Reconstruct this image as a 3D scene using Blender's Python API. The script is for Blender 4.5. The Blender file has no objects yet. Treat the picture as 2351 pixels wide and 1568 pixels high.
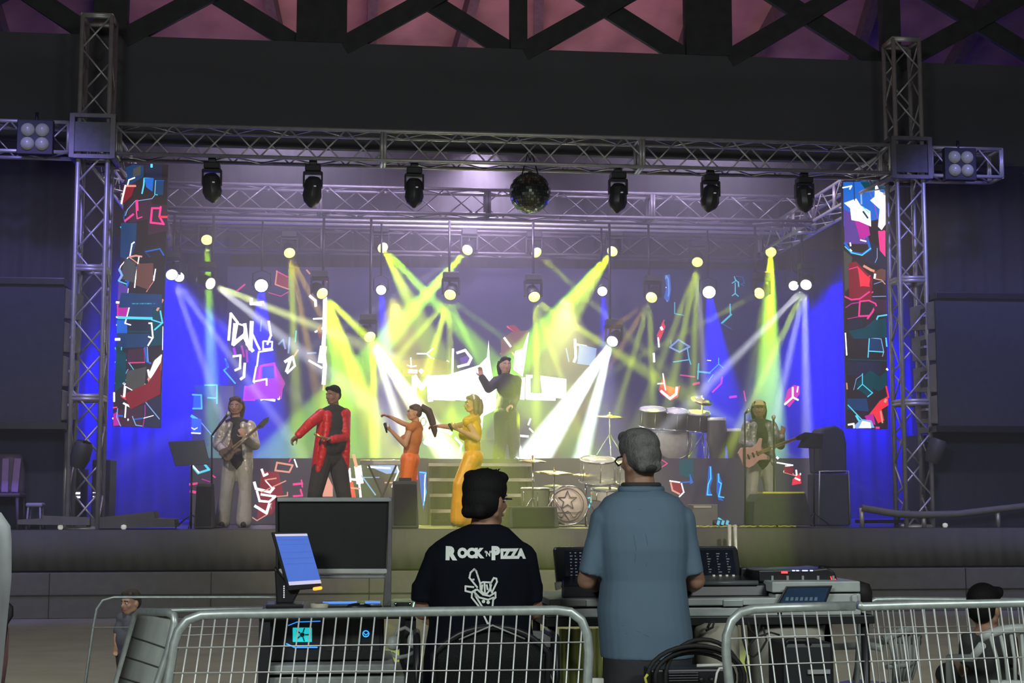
import bpy, bmesh, math, random
from mathutils import Vector, Matrix
random.seed(7)
C = bpy.context.scene.collection
SC = bpy.context.scene
PI = math.pi
V = Vector
# ---------------------------------------------------------------- camera
F_PX, CX, CY = 3400.0, 1175.5, 784.0
YAW, PITCH, CAM_Z = math.radians(6.4), math.atan(356/3400.0), 1.45
FW = V((math.sin(YAW)*math.cos(PITCH), math.cos(YAW)*math.cos(PITCH), math.sin(PITCH)))
RT = V((math.cos(YAW), -math.sin(YAW), 0))
UP = RT.cross(FW)
CAM = V((0, 0, CAM_Z))
cd = bpy.data.cameras.new('camera'); cam = bpy.data.objects.new('camera', cd); C.objects.link(cam)
cd.sensor_width = 36; cd.lens = F_PX/2351*36; cd.clip_end = 200
cam.matrix_world = Matrix((( RT.x, UP.x, -FW.x, CAM.x), (RT.y, UP.y, -FW.y, CAM.y), (RT.z, UP.z, -FW.z, CAM.z), (0, 0, 0, 1)))
SC.camera = cam
def P(px, py, Y):
    d = FW + RT*((px-CX)/F_PX) - UP*((py-CY)/F_PX)
    return CAM + d*(Y/d.y)
def X(px, Y): return P(px, 1140, Y).x
def S(Y): return F_PX/(Y*math.cos(YAW))          # about how many pixels a metre takes there
# ---------------------------------------------------------------- render look
SC.view_settings.view_transform = 'Standard'; SC.view_settings.look = 'None'
SC.view_settings.exposure = 0; SC.view_settings.gamma = 1; SC.view_settings.use_curve_mapping = False
cy = SC.cycles
cy.use_denoising = True; cy.max_bounces = 5; cy.diffuse_bounces = 2; cy.glossy_bounces = 2
cy.transmission_bounces = 3; cy.transparent_max_bounces = 8; cy.volume_bounces = 0
cy.sample_clamp_indirect = 0; cy.use_light_tree = True; cy.caustics_reflective = False; cy.caustics_refractive = False
w = bpy.data.worlds.new('world'); SC.world = w; w.use_nodes = True
w.node_tree.nodes['Background'].inputs[0].default_value = (0.42, 0.42, 0.5, 1)
w.node_tree.nodes['Background'].inputs[1].default_value = 0.035
def lamp(kind, name, loc, aim, power, col, size=0.1, angle=30, blend=0.3, parent=None):
    l = bpy.data.lights.new(name, kind); l.energy = power; l.color = col
    if kind == 'SPOT':
        l.spot_size = math.radians(angle); l.spot_blend = blend; l.shadow_soft_size = size
    elif kind == 'AREA':
        l.shape = 'RECTANGLE'; l.size, l.size_y = (size if isinstance(size, tuple) else (size, size))
    else: l.shadow_soft_size = size
    o = bpy.data.objects.new(name, l); C.objects.link(o)
    o.location = loc; o.rotation_euler = (V(aim)-V(loc)).to_track_quat('-Z', 'Y').to_euler()
    if parent is not None:
        bpy.context.view_layer.update()
        o.parent = parent; o.matrix_parent_inverse = parent.matrix_world.inverted()
    return o
# ---------------------------------------------------------------- the lamps of the place and added fill lamps
# house lamps high behind the mixing desk, plus two added fill spots
lamp('AREA', 'house_fill_light', (-3.5, -1.5, 5.2), (0.8, 7, 0.9), 380, (0.93, 1.0, 0.96), (2.5, 1.0))
lamp('AREA', 'house_fill_light', (4.5, 0.5, 5.0), (1.5, 9, 0.8), 210, (0.93, 1.0, 0.96), (2.0, 1.0))
for x in (-2.5, 5.5): lamp('SPOT', 'house_fill_light', (x, 9.5, 8.0), (x, 15.2, 0), 900, (1.0, .95, .8), .3, 62, .5)  # added spots with no seen source, lifting the dark ground and skirt
# added unseen lamp that washes the wooden roof in pink
lamp('AREA', 'roof_fill_light', (2.1, 21.5, 7.6), (2.1, 26.5, 11.5), 62, (1.0, 0.5, 0.62), (9.0, 0.4))
# stage front wash, thrown from the audience side above the crowd
for x in (-2.6, 6.6): lamp('SPOT', 'front_wash', (x, 10.5, 6.6), (2.1+(x-2.1)*.25, 19.8, 1.9), 2600, (1.0, 0.86, 0.66), 0.15, 34, 0.7)
FLOOR = 1.05
YG, GR, WARM, WHITE, BLUE, LILAC = (.7, .95, 0.0), (.4, .95, 0.0), (1.0, .66, 0.0), (.85, .88, 1.0), (0.0, 0.0, 1.0), (.62, .58, 1.0)
# moving heads on and under the rear truss: (px, py, depth, [(target px, py, target depth, spread deg, power, colour)])
HEADS = [
 (475, 552, 24.9, [(487, 900, 22.5, 3.2, 1.0, GR)]),
 (665, 582, 24.9, [(680, 900, 21.5, 3.0, .75, YG), (720, 860, 21.5, 2.4, .55, WARM), (800, 840, 21.5, 2.4, .55, WARM)]),
 (880, 570, 24.9, [(1090, 790, 20.5, 5.5, 1.5, GR)]),
 (1072, 575, 24.9, [(840, 830, 21.0, 7.0, 2.6, GR), (760, 770, 21.0, 2.0, .3, WHITE)]),
 (1233, 581, 24.9, [(1420, 750, 21.5, 2.2, .6, YG)]),
 (1405, 578, 24.9, [(1190, 830, 21.0, 7.5, 2.6, GR)]),
 (1601, 603, 24.9, [(1540, 900, 21.5, 2.6, .6, YG), (1590, 920, 21.5, 2.4, .6, YG), (1480, 930, 21.5, 2.2, .5, YG), (1620, 910, 21.5, 2.2, .4, WHITE)]),
 (1770, 580, 24.9, [(1765, 900, 21.0, 7.0, 2.0, GR)]),
 (395, 632, 23.6, [(560, 860, 20.5, 2.0, .6, WHITE), (490, 900, 20.5, 2.0, .45, WHITE), (640, 870, 20.5, 1.5, .3, LILAC)]),
 (485, 652, 23.6, [(850, 800, 20.5, 3.4, 1.6, (.9, 1, .3)), (760, 860, 20.5, 4.5, .8, WHITE)]),
 (741, 675, 23.6, [(746, 960, 20.5, 2.2, .8, YG), (950, 880, 20.5, 5.0, 1.3, YG), (860, 980, 20.5, 7.0, 1.6, YG), (800, 990, 20.5, 8.0, 1.4, GR)]),
 (1033, 678, 23.6, [(1038, 960, 20.5, 2.4, .7, YG), (960, 920, 20.5, 4.0, 1.0, YG), (860, 880, 20.5, 3.4, .8, YG), (1190, 800, 20.5, 2.0, .5, GR), (1130, 900, 20.5, 4.0, .5, GR)]),
 (1227, 683, 23.6, [(1232, 960, 20.5, 3.0, .9, YG), (1310, 930, 20.5, 2.4, .7, YG), (1400, 800, 20.5, 4.0, 1.2, YG)]),
 (1495, 684, 23.6, [(1345, 800, 20.5, 1.4, .35, WARM), (1370, 890, 20.5, 1.6, .4, WARM), (1430, 900, 20.5, 2.0, .5, YG), (1500, 920, 20.5, 2.4, .5, YG)]),
 (1742, 674, 23.6, [(1560, 770, 20.5, 1.6, .5, YG)]),
 (1850, 655, 23.6, [(1630, 880, 20.5, 2.4, .9, WHITE), (1740, 890, 20.5, 2.0, .9, YG), (1790, 920, 20.5, 2.2, .6, WHITE), (1852, 940, 20.5, 2.6, .7, WHITE)]),
 (850, 775, 23.6, [(860, 1010, 19.9, 3.4, 1.6, YG), (1000, 1000, 20.1, 7.5, 3.8, (1, 1, .55)), (930, 1010, 20.1, 4.0, 1.4, (1, 1, .7))]),
 (1405, 785, 23.6, [(1240, 1030, 20.1, 8.5, 5.2, (.85, 1, .9)), (1340, 1030, 20.1, 5.0, 2.6, (.8, 1, .95))]),
]
BEAM_POWER = 17000
PARS = [(600, 655), (875, 665), (1383, 668), (1628, 670), (1822, 655), (411, 635)]
# ---------------------------------------------------------------- materials
MATS = {}
def mat(name, col, rough=.6, metal=0.0, emit=None, power=0.0, var=.12, nscale=12.0, bump=0.0, bscale=60.0, alpha=1.0, spec=.5, trans=0.0, sheen=0.0, wave=None):
    if name in MATS: return MATS[name]
    m = bpy.data.materials.new(name); m.use_nodes = True; nt = m.node_tree; b = nt.nodes['Principled BSDF']
    b.inputs['Roughness'].default_value = rough; b.inputs['Metallic'].default_value = metal
    b.inputs['Specular IOR Level'].default_value = spec; b.inputs['Alpha'].default_value = alpha
    b.inputs['Transmission Weight'].default_value = trans; b.inputs['Sheen Weight'].default_value = sheen
    tc = nt.nodes.new('ShaderNodeTexCoord'); n = nt.nodes.new('ShaderNodeTexNoise'); n.inputs['Scale'].default_value = nscale
    n.inputs['Detail'].default_value = 4; nt.links.new(tc.outputs['Object'], n.inputs['Vector'])
    r = nt.nodes.new('ShaderNodeValToRGB'); r.color_ramp.elements[0].position = .3; r.color_ramp.elements[1].position = .7
    r.color_ramp.elements[0].color = (*[max(0, c*(1-var)) for c in col], 1); r.color_ramp.elements[1].color = (*[min(1, c*(1+var)) for c in col], 1)
    nt.links.new(n.outputs['Fac'], r.inputs['Fac']); nt.links.new(r.outputs['Color'], b.inputs['Base Color'])
    if emit is not None:
        b.inputs['Emission Color'].default_value = (*emit, 1); b.inputs['Emission Strength'].default_value = power
        m.cycles.emission_sampling = 'NONE'
    if bump:
        n2 = nt.nodes.new('ShaderNodeTexNoise'); n2.inputs['Scale'].default_value = bscale; nt.links.new(tc.outputs['Object'], n2.inputs['Vector'])
        bp = nt.nodes.new('ShaderNodeBump'); bp.inputs['Strength'].default_value = bump; bp.inputs['Distance'].default_value = .02
        nt.links.new(n2.outputs['Fac'], bp.inputs['Height']); nt.links.new(bp.outputs[0], b.inputs['Normal'])
        if wave:
            mp = nt.nodes.new('ShaderNodeMapping'); mp.inputs['Scale'].default_value = wave
            nt.links.new(tc.outputs['Object'], mp.inputs['Vector']); nt.links.new(mp.outputs[0], n2.inputs['Vector'])
    MATS[name] = m; return m
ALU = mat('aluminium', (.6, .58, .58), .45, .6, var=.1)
ALU2 = mat('dimmed_aluminium', (.2, .18, .2), .5, .5, var=.1)  # darker copy of the aluminium, dim light put into its colour
GALV = mat('galvanised_steel', (.50, .56, .55), .42, .55, var=.14, nscale=30)
WIRE = mat('zinc_wire', (.72, .74, .72), .45, .4, var=.1)
BLACK = mat('black_paint', (.018, .018, .021), .55)
BLKP = mat('black_plastic', (.012, .012, .015), .38)
DARKM = mat('dark_metal', (.04, .04, .045), .4, .6)
GREYP = mat('grey_plastic', (.30, .32, .32), .5)
WHITEP = mat('white_plastic', (.48, .52, .50), .45)
CASE = mat('case_panel', (.34, .37, .365), .5, var=.18, nscale=25)
RUB = mat('rubber', (.01, .01, .01), .7)
CHROME = mat('chrome', (.7, .7, .7), .15, 1.0)
DRAPE = mat('black_drape', (.045, .045, .05), .95, bump=.6, bscale=4, wave=(3, 3, .12))
BLUE_LIT = mat('blue_lit_drape', (.004, .004, .16), .95, bump=.6, bscale=4, wave=(3, 3, .12))  # blue stage light put into the colour of the drape
# ---------------------------------------------------------------- mesh builder
def basis(d):
    d = V(d).normalized(); a = V((0, 0, 1)) if abs(d.z) < .9 else V((1, 0, 0))
    u = d.cross(a).normalized(); return u, d.cross(u).normalized()
def wloc(o):
    p = V((0, 0, 0))
    while o is not None: p += o.location; o = o.parent
    return p
class MB:
    def __init__(s): s.v = []; s.f = []; s.m = []; s.s = []
    def add(s, vs, fs, m=0, sm=False):
        b = len(s.v); s.v += [V(v) for v in vs]
        for f in fs: s.f.append([b+i for i in f]); s.m.append(m); s.s.append(sm)
        return s
    def box(s, c, d, m=0, rot=None):
        c = V(c); R = rot or Matrix.Identity(3)
        vs = [c + R @ V((x*d[0]/2, y*d[1]/2, z*d[2]/2)) for z in (-1, 1) for y in (-1, 1) for x in (-1, 1)]
        return s.add(vs, [(0, 2, 3, 1), (4, 5, 7, 6), (0, 1, 5, 4), (2, 6, 7, 3), (0, 4, 6, 2), (1, 3, 7, 5)], m)
    def bb(s, lo, hi, m=0): return s.box([(lo[i]+hi[i])/2 for i in range(3)], [abs(hi[i]-lo[i]) for i in range(3)], m)
    def loft(s, rings, m=0, caps=True, sm=True, closed=True):
        n = len(rings[0]); vs = [p for r in rings for p in r]; fs = []
        for i in range(len(rings)-1):
            for j in range(n if closed else n-1):
                k = (j+1) % n; fs.append((i*n+j, i*n+k, (i+1)*n+k, (i+1)*n+j))
        b = len(s.v); s.add(vs, fs, m, sm)
        if caps and closed:
            s.f.append([b+j for j in range(n)][::-1]); s.m.append(m); s.s.append(False)
            s.f.append([b+(len(rings)-1)*n+j for j in range(n)]); s.m.append(m); s.s.append(False)
        return s
    def cyl(s, a, b, r0, r1=None, n=12, m=0, sm=True):
        a, b = V(a), V(b); r1 = r0 if r1 is None else r1
        if (b-a).length < 1e-6: return s
        u, v = basis(b-a)
        return s.loft([[p + (u*math.cos(2*PI*j/n)+v*math.sin(2*PI*j/n))*r for j in range(n)] for p, r in ((a, r0), (b, r1))], m, True, sm)
    def tube(s, pts, r, n=8, m=0, closed=False):
        pts = [V(p) for p in pts]; rings = []; u = None
        for i, p in enumerate(pts):
            d = (pts[min(i+1, len(pts)-1)]-pts[max(i-1, 0)])
            if closed: d = pts[(i+1) % len(pts)]-pts[i-1]
            d.normalize()
            if u is None: u, _ = basis(d)
            else:
                u = (u - d*u.dot(d)); u = u.normalized() if u.length > 1e-6 else basis(d)[0]
            v = d.cross(u); rr = r[i] if isinstance(r, (list, tuple)) else r
            rings.append([p+(u*math.cos(2*PI*j/n)+v*math.sin(2*PI*j/n))*rr for j in range(n)])
        if closed: rings.append(rings[0])
        return s.loft(rings, m, not closed)
    def ell(s, c, r, m=0, rot=None, n=16, h=10):
        c = V(c); R = rot or Matrix.Identity(3); r = (r, r, r) if isinstance(r, (int, float)) else r
        rings = []
        for i in range(h+1):
            t = PI*i/h; t = min(max(t, .02), PI-.02)
            rings.append([c + R @ V((r[0]*math.sin(t)*math.cos(2*PI*j/n), r[1]*math.sin(t)*math.sin(2*PI*j/n), -r[2]*math.cos(t))) for j in range(n)])
        return s.loft(rings, m)
    def cap(s, a, b, r0, r1=None, n=12, m=0):           # tapered limb with round ends
        r1 = r0 if r1 is None else r1
        s.cyl(a, b, r0, r1, n, m); s.ell(a, r0, m, n=n, h=8); s.ell(b, r1, m, n=n, h=8); return s
    def lathe(s, prof, c=(0, 0, 0), axis=(0, 0, 1), n=24, m=0, sm=True, caps=False):
        c = V(c); ax = V(axis).normalized(); u, v = basis(ax)
        return s.loft([[c+ax*z+(u*math.cos(2*PI*j/n)+v*math.sin(2*PI*j/n))*max(r, 1e-4) for j in range(n)] for r, z in prof], m, caps, sm)
    def ribbon(s, pts, w, m=0):                          # a flat stroke in the x-z plane
        pts = [V(p) for p in pts]
        for i in range(len(pts)-1):
            a, b = pts[i], pts[i+1]; d = b-a
            if d.length < 1e-6: continue
            d.normalize(); q = V((-d.z, 0, d.x))*w/2; e = d*w*.35
            s.add([a-e-q, b+e-q, b+e+q, a-e+q], [(0, 1, 2, 3)], m)
        return s
    def build(s, name, mats, parent=None, bevel=0, remesh=0, smooth=0, sub=0, label=None, solid=0, org=None):
        me = bpy.data.meshes.new(name)
        off = wloc(parent) if parent is not None else (V(org) if org is not None else V((0, 0, 0)))
        me.from_pydata([v-off for v in s.v], [], s.f)
        mats = mats if isinstance(mats, (list, tuple)) else [mats]
        for m in mats: me.materials.append(m)
        me.polygons.foreach_set('material_index', s.m); me.polygons.foreach_set('use_smooth', s.s); me.update()
        bm = bmesh.new(); bm.from_mesh(me); bmesh.ops.recalc_face_normals(bm, faces=bm.faces); bm.to_mesh(me); bm.free()
        o = bpy.data.objects.new(name, me); C.objects.link(o)
        if parent is not None: o.parent = parent
        elif org is not None: o.location = org
        if solid:
            d = o.modifiers.new('Solidify', 'SOLIDIFY'); d.thickness = solid; d.offset = 0
        if bevel:
            d = o.modifiers.new('Bevel', 'BEVEL'); d.width = bevel; d.segments = 2; d.limit_method = 'ANGLE'
        if remesh:
            d = o.modifiers.new('Remesh', 'REMESH'); d.mode = 'VOXEL'; d.voxel_size = remesh; d.use_smooth_shade = True
            if smooth:
                d = o.modifiers.new('Smooth', 'SMOOTH'); d.factor = .5; d.iterations = smooth
        if sub:
            d = o.modifiers.new('Subdivision', 'SUBSURF'); d.levels = sub; d.render_levels = sub
        if label: o['label'] = label
        return o
def thing(name, label, cat, loc=(0, 0, 0), group=None):
    o = bpy.data.objects.new(name, None); o.empty_display_size = .1; C.objects.link(o); o.location = loc
    return tag(o, label, cat, group)
def tag(o, label, cat, group=None, kind=None):
    o['label'] = label; o['category'] = cat
    if group: o['group'] = group
    if kind: o['kind'] = kind
    return o
def struct(o): o['kind'] = 'structure'; return o
def dup(o, parent=None, loc=None, label=None, rotz=None, rot=None):
    c = o.copy(); C.objects.link(c)
    if parent is not None: c.parent = parent
    if loc is not None: c.location = loc
    if rotz is not None: c.rotation_euler = (0, 0, rotz)
    if rot is not None: c.rotation_euler = rot
    if label: c['label'] = label
    for ch in list(o.children):
        if ch.type in ('MESH', 'EMPTY'): dup(ch, c)
    return c
def rz(a): return Matrix.Rotation(a, 3, 'Z')
def rx(a): return Matrix.Rotation(a, 3, 'X')
def ry(a): return Matrix.Rotation(a, 3, 'Y')
# ---------------------------------------------------------------- the setting
XL, XR = X(196, 18.9), X(2098, 18.9)        # the two front towers
TZ0, TZ1 = 5.74, 6.12                        # truss chords
GROUND = mat('concrete_ground', (.3, .295, .25), .85, var=.12, nscale=2, bump=.2)
m = MB(); m.bb((-14, -4, -.1), (18, 30, 0)); struct(m.build('floor', GROUND))
DECK = mat('stage_deck', (.05, .05, .055), .45, var=.2)
SKIRT = mat('stage_skirt', (.11, .11, .1), .95, var=.08, nscale=2, bump=.5, bscale=3, wave=(4, 4, .2))
m = MB(); m.bb((-6.4, 18.62, FLOOR-.06), (10.6, 26.9, FLOOR)); struct(m.build('stage_floor', DECK))
m = MB()
n = 340; w0, w1 = -6.4, 10.6; rows = []
for z in (FLOOR-.005, .56):
    rows.append([V((w0+(w1-w0)*i/n, 18.60+.012*math.sin(i*.61)+.01*math.sin(i*1.7+2), z)) for i in range(n+1)])
m.loft(rows, closed=False, caps=False); struct(m.build('wall_stage_skirt', SKIRT, solid=.01))
m = MB(); m.bb((-6.4, 18.40, 0), (10.6, 18.56, .54)); struct(m.build('trim_1', mat('stage_plinth', (.15, .148, .135), .9, var=.1), bevel=.01))
m = MB()
for z in (0.27,): m.bb((-6.4, 18.385, z), (10.6, 18.395, z+.012))
for i in range(9): m.bb((-5.4+i*1.9, 18.385, 0), (-5.392+i*1.9, 18.395, .54))
struct(m.build('trim_2', BLACK))
# dark fascia above the front truss
FY = 19.75
zt, zb = P(1175, 112, FY).z, P(1175, 352, FY).z
FAS = mat('fascia_board', (.085, .085, .095), .85, var=.08, nscale=1.2)
m = MB(); m.bb((-9, FY, zb), (13, FY+.12, zt)); struct(m.build('wall_fascia', FAS))
# lattice girder of crossed timbers over the fascia
TIM = mat('dark_timber', (.04, .04, .042), .8, var=.2, nscale=6)
girder = thing('lattice_girder', 'dark girder of crossed timbers running above the stage fascia', 'girder', (2.1, FY, zt))
girder['kind'] = 'structure'
posts = [(-230, 60), (222, 75), (724, 118), (1192, 40), (1643, 113), (2077, 43), (2500, 60)]
gh = 1.32
for px, wpx in posts:
    x = X(px, FY); hw = wpx/S(FY)/2; MB().bb((x-hw, FY-.02, zt), (x+hw, FY+.2, zt+gh+.3)).build('post', TIM, girder)
for (a, wa), (b, wb) in zip(posts, posts[1:]):
    xa = X(a, FY)+wa/S(FY)/2-.05; xb = X(b, FY)-wb/S(FY)/2+.05
    for p0, p1, yy in (((xa, zt-.04), (xb, zt+gh+.06), FY+.03), ((xb, zt-.04), (xa, zt+gh+.06), FY+.12)):
        d = V((p1[0]-p0[0], 0, p1[1]-p0[1])); c = V(((p0[0]+p1[0])/2, yy, (p0[1]+p1[1])/2))
        MB().box(c, (d.length, .08, .26), rot=ry(-math.atan2(d.z, d.x))).build('diagonal_brace', TIM, girder)
MB().bb((-9, FY-.02, zt+gh), (13, FY+.2, zt+gh+.35)).build('top_chord', TIM, girder)
# roof underside behind the girder
ROOF = mat('roof_boards', (.36, .19, .2), .8, var=.25, nscale=1.6)
m = MB()
def roofz(y): return 7.75 + (27.2-y)*.42
m.add([(-12, 27.2, roofz(27.2)), (16, 27.2, roofz(27.2)), (16, 12, roofz(12)), (-12, 12, roofz(12)),
       (-12, 27.2, roofz(27.2)+.1), (16, 27.2, roofz(27.2)+.1), (16, 12, roofz(12)+.1), (-12, 12, roofz(12)+.1)],
      [(0, 1, 2, 3), (4, 7, 6, 5), (0, 4, 5, 1), (2, 6, 7, 3), (1, 5, 6, 2), (0, 3, 7, 4)]); struct(m.build('ceiling', ROOF))
RAF = mat('rafter_wood', (.11, .075, .09), .85, var=.2)
for i, x in enumerate([-7.4, -5.6, -3.9, -1.2, .35, 1.85, 3.1, 5.6, 6.9, 8.6, 10.4]):
    y0, y1 = 26.9, 20.5; L = math.hypot(y1-y0, roofz(y1)-roofz(y0))
    o = MB().box((0, 0, 0), (.16, L, .3)).build('rafter', RAF)
    o.location = (x, (y0+y1)/2, (roofz(y0)+roofz(y1))/2-.16); o.rotation_euler = (-math.atan(.42), 0, .12*((i % 3)-1))
    struct(o)
# back wall of drapes and the masking drapes at the sides
def drape(name, x0, x1, y, z0, z1, amp=.05, per=.22, mt=DRAPE):
    n = max(8, int(abs(x1-x0)/per*8)); rows = []
    for z in (z0, (z0+z1)/2, z1):
        rows.append([V((x0+(x1-x0)*i/n, y+amp*math.sin(2*PI*i/8)+amp*.6*math.sin(i*.37+z*.4), z)) for i in range(n+1)])
    return MB().loft(rows, closed=False, caps=False).build(name, mt, solid=.01)
struct(drape('wall_back', -6.3, 10.5, 26.6, FLOOR, 7.9, .05, .35))
for a_, b_, nm in ((-6.2, X(520, 26.35), 'wall_blue_lit_left'), (X(1862, 26.35), 10.4, 'wall_blue_lit_right')): struct(drape(nm, a_, b_, 26.35, FLOOR, P(1175, 560, 26.35).z, .04, .3, BLUE_LIT))
struct(drape('wall_left', -9.0, X(150, 20.2), 20.2, 0, P(1175, 352, FY).z, .04, .3))
struct(drape('wall_right', X(2136, 20.2), 13.0, 20.2, 0, P(1175, 352, FY).z, .04, .3))
struct(MB().bb((-9, 27.0, 0), (13, 27.1, 8.0)).build('wall_rear', FAS))
# ---------------------------------------------------------------- trusses
def lattice(mb, a, b, u, step, r):                    # zigzag between two parallel chords a->b and a+u->b+u
    a, b, u = V(a), V(b), V(u); L = (b-a).length; n = max(2, int(round(L/step))); d = (b-a)/n
    for i in range(n):
        p, q = a+d*i, a+d*(i+1)
        if i % 2: p, q = p+u, q
        else: p, q = p, q+u
        mb.cyl(p, q, r, n=6)
def truss(name, label, a, b, w, h, group=None, step=.3, rc=.025, joints=2, cat='truss', am=None):
    am = am or ALU
    a, b = V(a), V(b); t = thing(name, label, cat, a, group)
    d = (b-a).normalized()
    if abs(d.z) > .9: U, W = V((w, 0, 0)), V((0, h, 0))
    elif abs(d.x) > abs(d.y): U, W = V((0, w, 0)), V((0, 0, h))
    else: U, W = V((w, 0, 0)), V((0, 0, h))
    cs = [-U/2-W/2, U/2-W/2, U/2+W/2, -U/2+W/2]
    for c in cs: MB().cyl(a+c, b+c, rc, n=10).build('chord', am, t)
    for i in range(4):
        mb = MB(); c0, c1 = cs[i], cs[(i+1) % 4]; lattice(mb, a+c0, b+c0, c1-c0, step, rc*.45); mb.build('bracing', am, t)
    L = (b-a).length
    for k in range(joints+1):
        p = a+d*(L*k/joints); mb = MB()
        for s_ in (-.02, .02):
            q = p+d*s_*(1 if 0 < k < joints else .5)
            for i in range(4): mb.cyl(q+cs[i], q+cs[(i+1) % 4], rc*.9, n=8)
        mb.build('end_frame', am, t)
    return t
TW = .36
truss('stage_tower', 'tall aluminium truss tower at the left end of the front truss', (XL, 18.9, FLOOR), (XL, 18.9, P(205, 45, 18.9).z), TW, TW, step=.42, joints=4, cat='truss tower', rc=.03)
truss('stage_tower', 'tall aluminium truss tower at the right end of the front truss', (XR, 18.9, FLOOR), (XR, 18.9, P(2085, 100, 18.9).z), TW, TW, step=.42, joints=4, cat='truss tower', rc=.03)
zc = (TZ0+TZ1)/2
truss('front_truss', 'long aluminium box truss carrying moving lights and the mirror ball', (XL+.26, 18.9, zc), (XR-.26, 18.9, zc), .38, .38, step=.36, joints=3)
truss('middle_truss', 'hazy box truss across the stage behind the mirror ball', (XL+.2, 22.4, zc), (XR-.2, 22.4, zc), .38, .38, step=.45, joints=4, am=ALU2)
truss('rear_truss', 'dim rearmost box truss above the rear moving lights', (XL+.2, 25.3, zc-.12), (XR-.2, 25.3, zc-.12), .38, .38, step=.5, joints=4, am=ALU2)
truss('side_truss', 'box truss running back from the left tower to the rear truss', (XL+.02, 19.15, zc), (XL+.02, 25.3, zc), .36, .36, step=.45, joints=3)
truss('side_truss', 'box truss running back from the right tower to the rear truss', (XR-.02, 19.15, zc), (XR-.02, 25.3, zc), .36, .36, step=.45, joints=3)
zl = P(78, 304, 18.9).z
truss('side_boom', 'short truss arm with a four lamp blinder left of the left tower', (XL-1.75, 18.9, zc), (XL-.3, 18.9, zc), .38, .38, step=.36, joints=1)
truss('side_boom', 'short truss arm with a four lamp blinder right of the right tower', (XR+.3, 18.9, zc-.02), (XR+1.28, 18.9, zc-.02), .38, .38, step=.36, joints=1)
for x, side in ((XL, 'left'), (XR, 'right')):
    t = thing('tower_sleeve_block', 'square sleeve block joining the front truss to the %s tower' % side, 'truss block', (x, 18.9, TZ0-.06))
    h = .25
    for sx in (-h, h):
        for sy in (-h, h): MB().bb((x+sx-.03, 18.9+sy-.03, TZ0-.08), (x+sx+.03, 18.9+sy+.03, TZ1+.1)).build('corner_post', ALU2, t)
    for z in (TZ0-.06, TZ1+.08):
        mb = MB()
        for s_ in (-h, h):
            mb.box((x, 18.9+s_, z), (2*h, .05, .05)); mb.box((x+s_, 18.9, z), (.05, 2*h, .05))
        mb.build('ring_frame', ALU2, t)
    for sy in (-h,): MB().box((x, 18.9+sy, (TZ0+TZ1)/2), (2*h-.04, .012, TZ1-TZ0)).build('face_plate', mat('dull_plate', (.12, .12, .13), .5, .6), t)
# four lamp blinders
BULB = mat('frosted_bulb', (.3, .31, .26), .3, emit=(.75, .8, .6), power=.05)
for px, py, side in ((80, 314, 'left'), (2206, 376, 'right')):
    c = P(px, py, 18.62); t = thing('blinder_light', 'black four lamp blinder on the truss arm beside the %s tower' % side, 'stage light', c)
    MB().box(c+V((0, .05, 0)), (.44, .1, .44)).build('housing', BLACK, t, bevel=.01)
    for sx in (-1, 1):
        for sz in (-1, 1):
            q = c+V((sx*.088, -.005, sz*.088)); L = MB(); L.lathe([(.085, 0), (.08, -.02), (.06, -.05), (.02, -.065), (0, -.067)], q, (0, 1, 0), 20); L.build('lamp', BULB, t)
    MB().cyl(c+V((0, .08, .15)), c+V((0, .08, .33)), .02).build('clamp', DARKM, t)
# ---------------------------------------------------------------- stage lights
LENS = {}
def lensmat(name, col, p): return mat(name, (.8, .8, .8), .2, emit=col, power=p)
def aimrot(d):                                        # rotation whose -z looks along d
    return V(d).to_track_quat('-Z', 'Y').to_matrix()
WH = {8: 'left', 9: 'left'}
def moving_head(i, px, py, Y, beams, label):
    p = P(px, py, Y); t = thing('moving_head_light', label, 'stage light', p, 'lit moving heads over the stage')
    def tgt(tx, ty):
        q = P(tx, ty, Y); return P(tx, ty, Y-.7*max(.3, p.z-q.z))
    d = (tgt(beams[0][0], beams[0][1])-p).normalized() if len(beams) < 3 else (tgt(beams[1][0], beams[1][1])-p).normalized()
    tocam = (CAM-p).normalized(); hd = (d*1.0+tocam*.75).normalized(); R = aimrot(hd)
    c = p-hd*.12
    h = MB(); h.lathe([(.03, .2), (.085, .17), (.105, .05), (.108, -.06), (.105, -.1), (.09, -.1)], c, -hd, 20); h.build('lamp_head', BLACK, t)
    ln = MB(); ln.lathe([(.095, .098), (.08, .115), (.04, .127), (0, .13)], c, hd, 20)
    lc = beams[0][5]; hot = lensmat('lens_%d' % (int(lc[0]*10)*10+int(lc[2]*10)), (max(lc[0], .85), max(lc[1], .95), min(1, .1+.9*lc[2])), 2.6)
    ln.build('lens', hot, t)
    y = MB(); y.box(c+V((0, .02, .2)), (.3, .1, .05))
    for s in (-.135, .135): y.box(c+V((s, .02, .08)), (.03, .09, .24))
    y.build('yoke', BLACK, t, bevel=.006)
    MB().box(c+V((0, .02, .27)), (.26, .22, .1)).build('base', BLACK, t, bevel=.01)
    top = TZ0-.12 if Y > 24.5 else None
    if top: MB().cyl(c+V((0, .02, .3)), V((c.x, c.y+.02, top-.02)), .018, n=8).build('hanging_pipe', DARKM, t)
    else: pass
    for tx, ty, tY, a, k, col in beams:
        o = lamp('SPOT', 'beam_light', p+hd*.07+d*.04, tgt(tx, ty), BEAM_POWER*k*(7/a)**.8, col, .05, a*1.3, .22)
    return t
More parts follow.
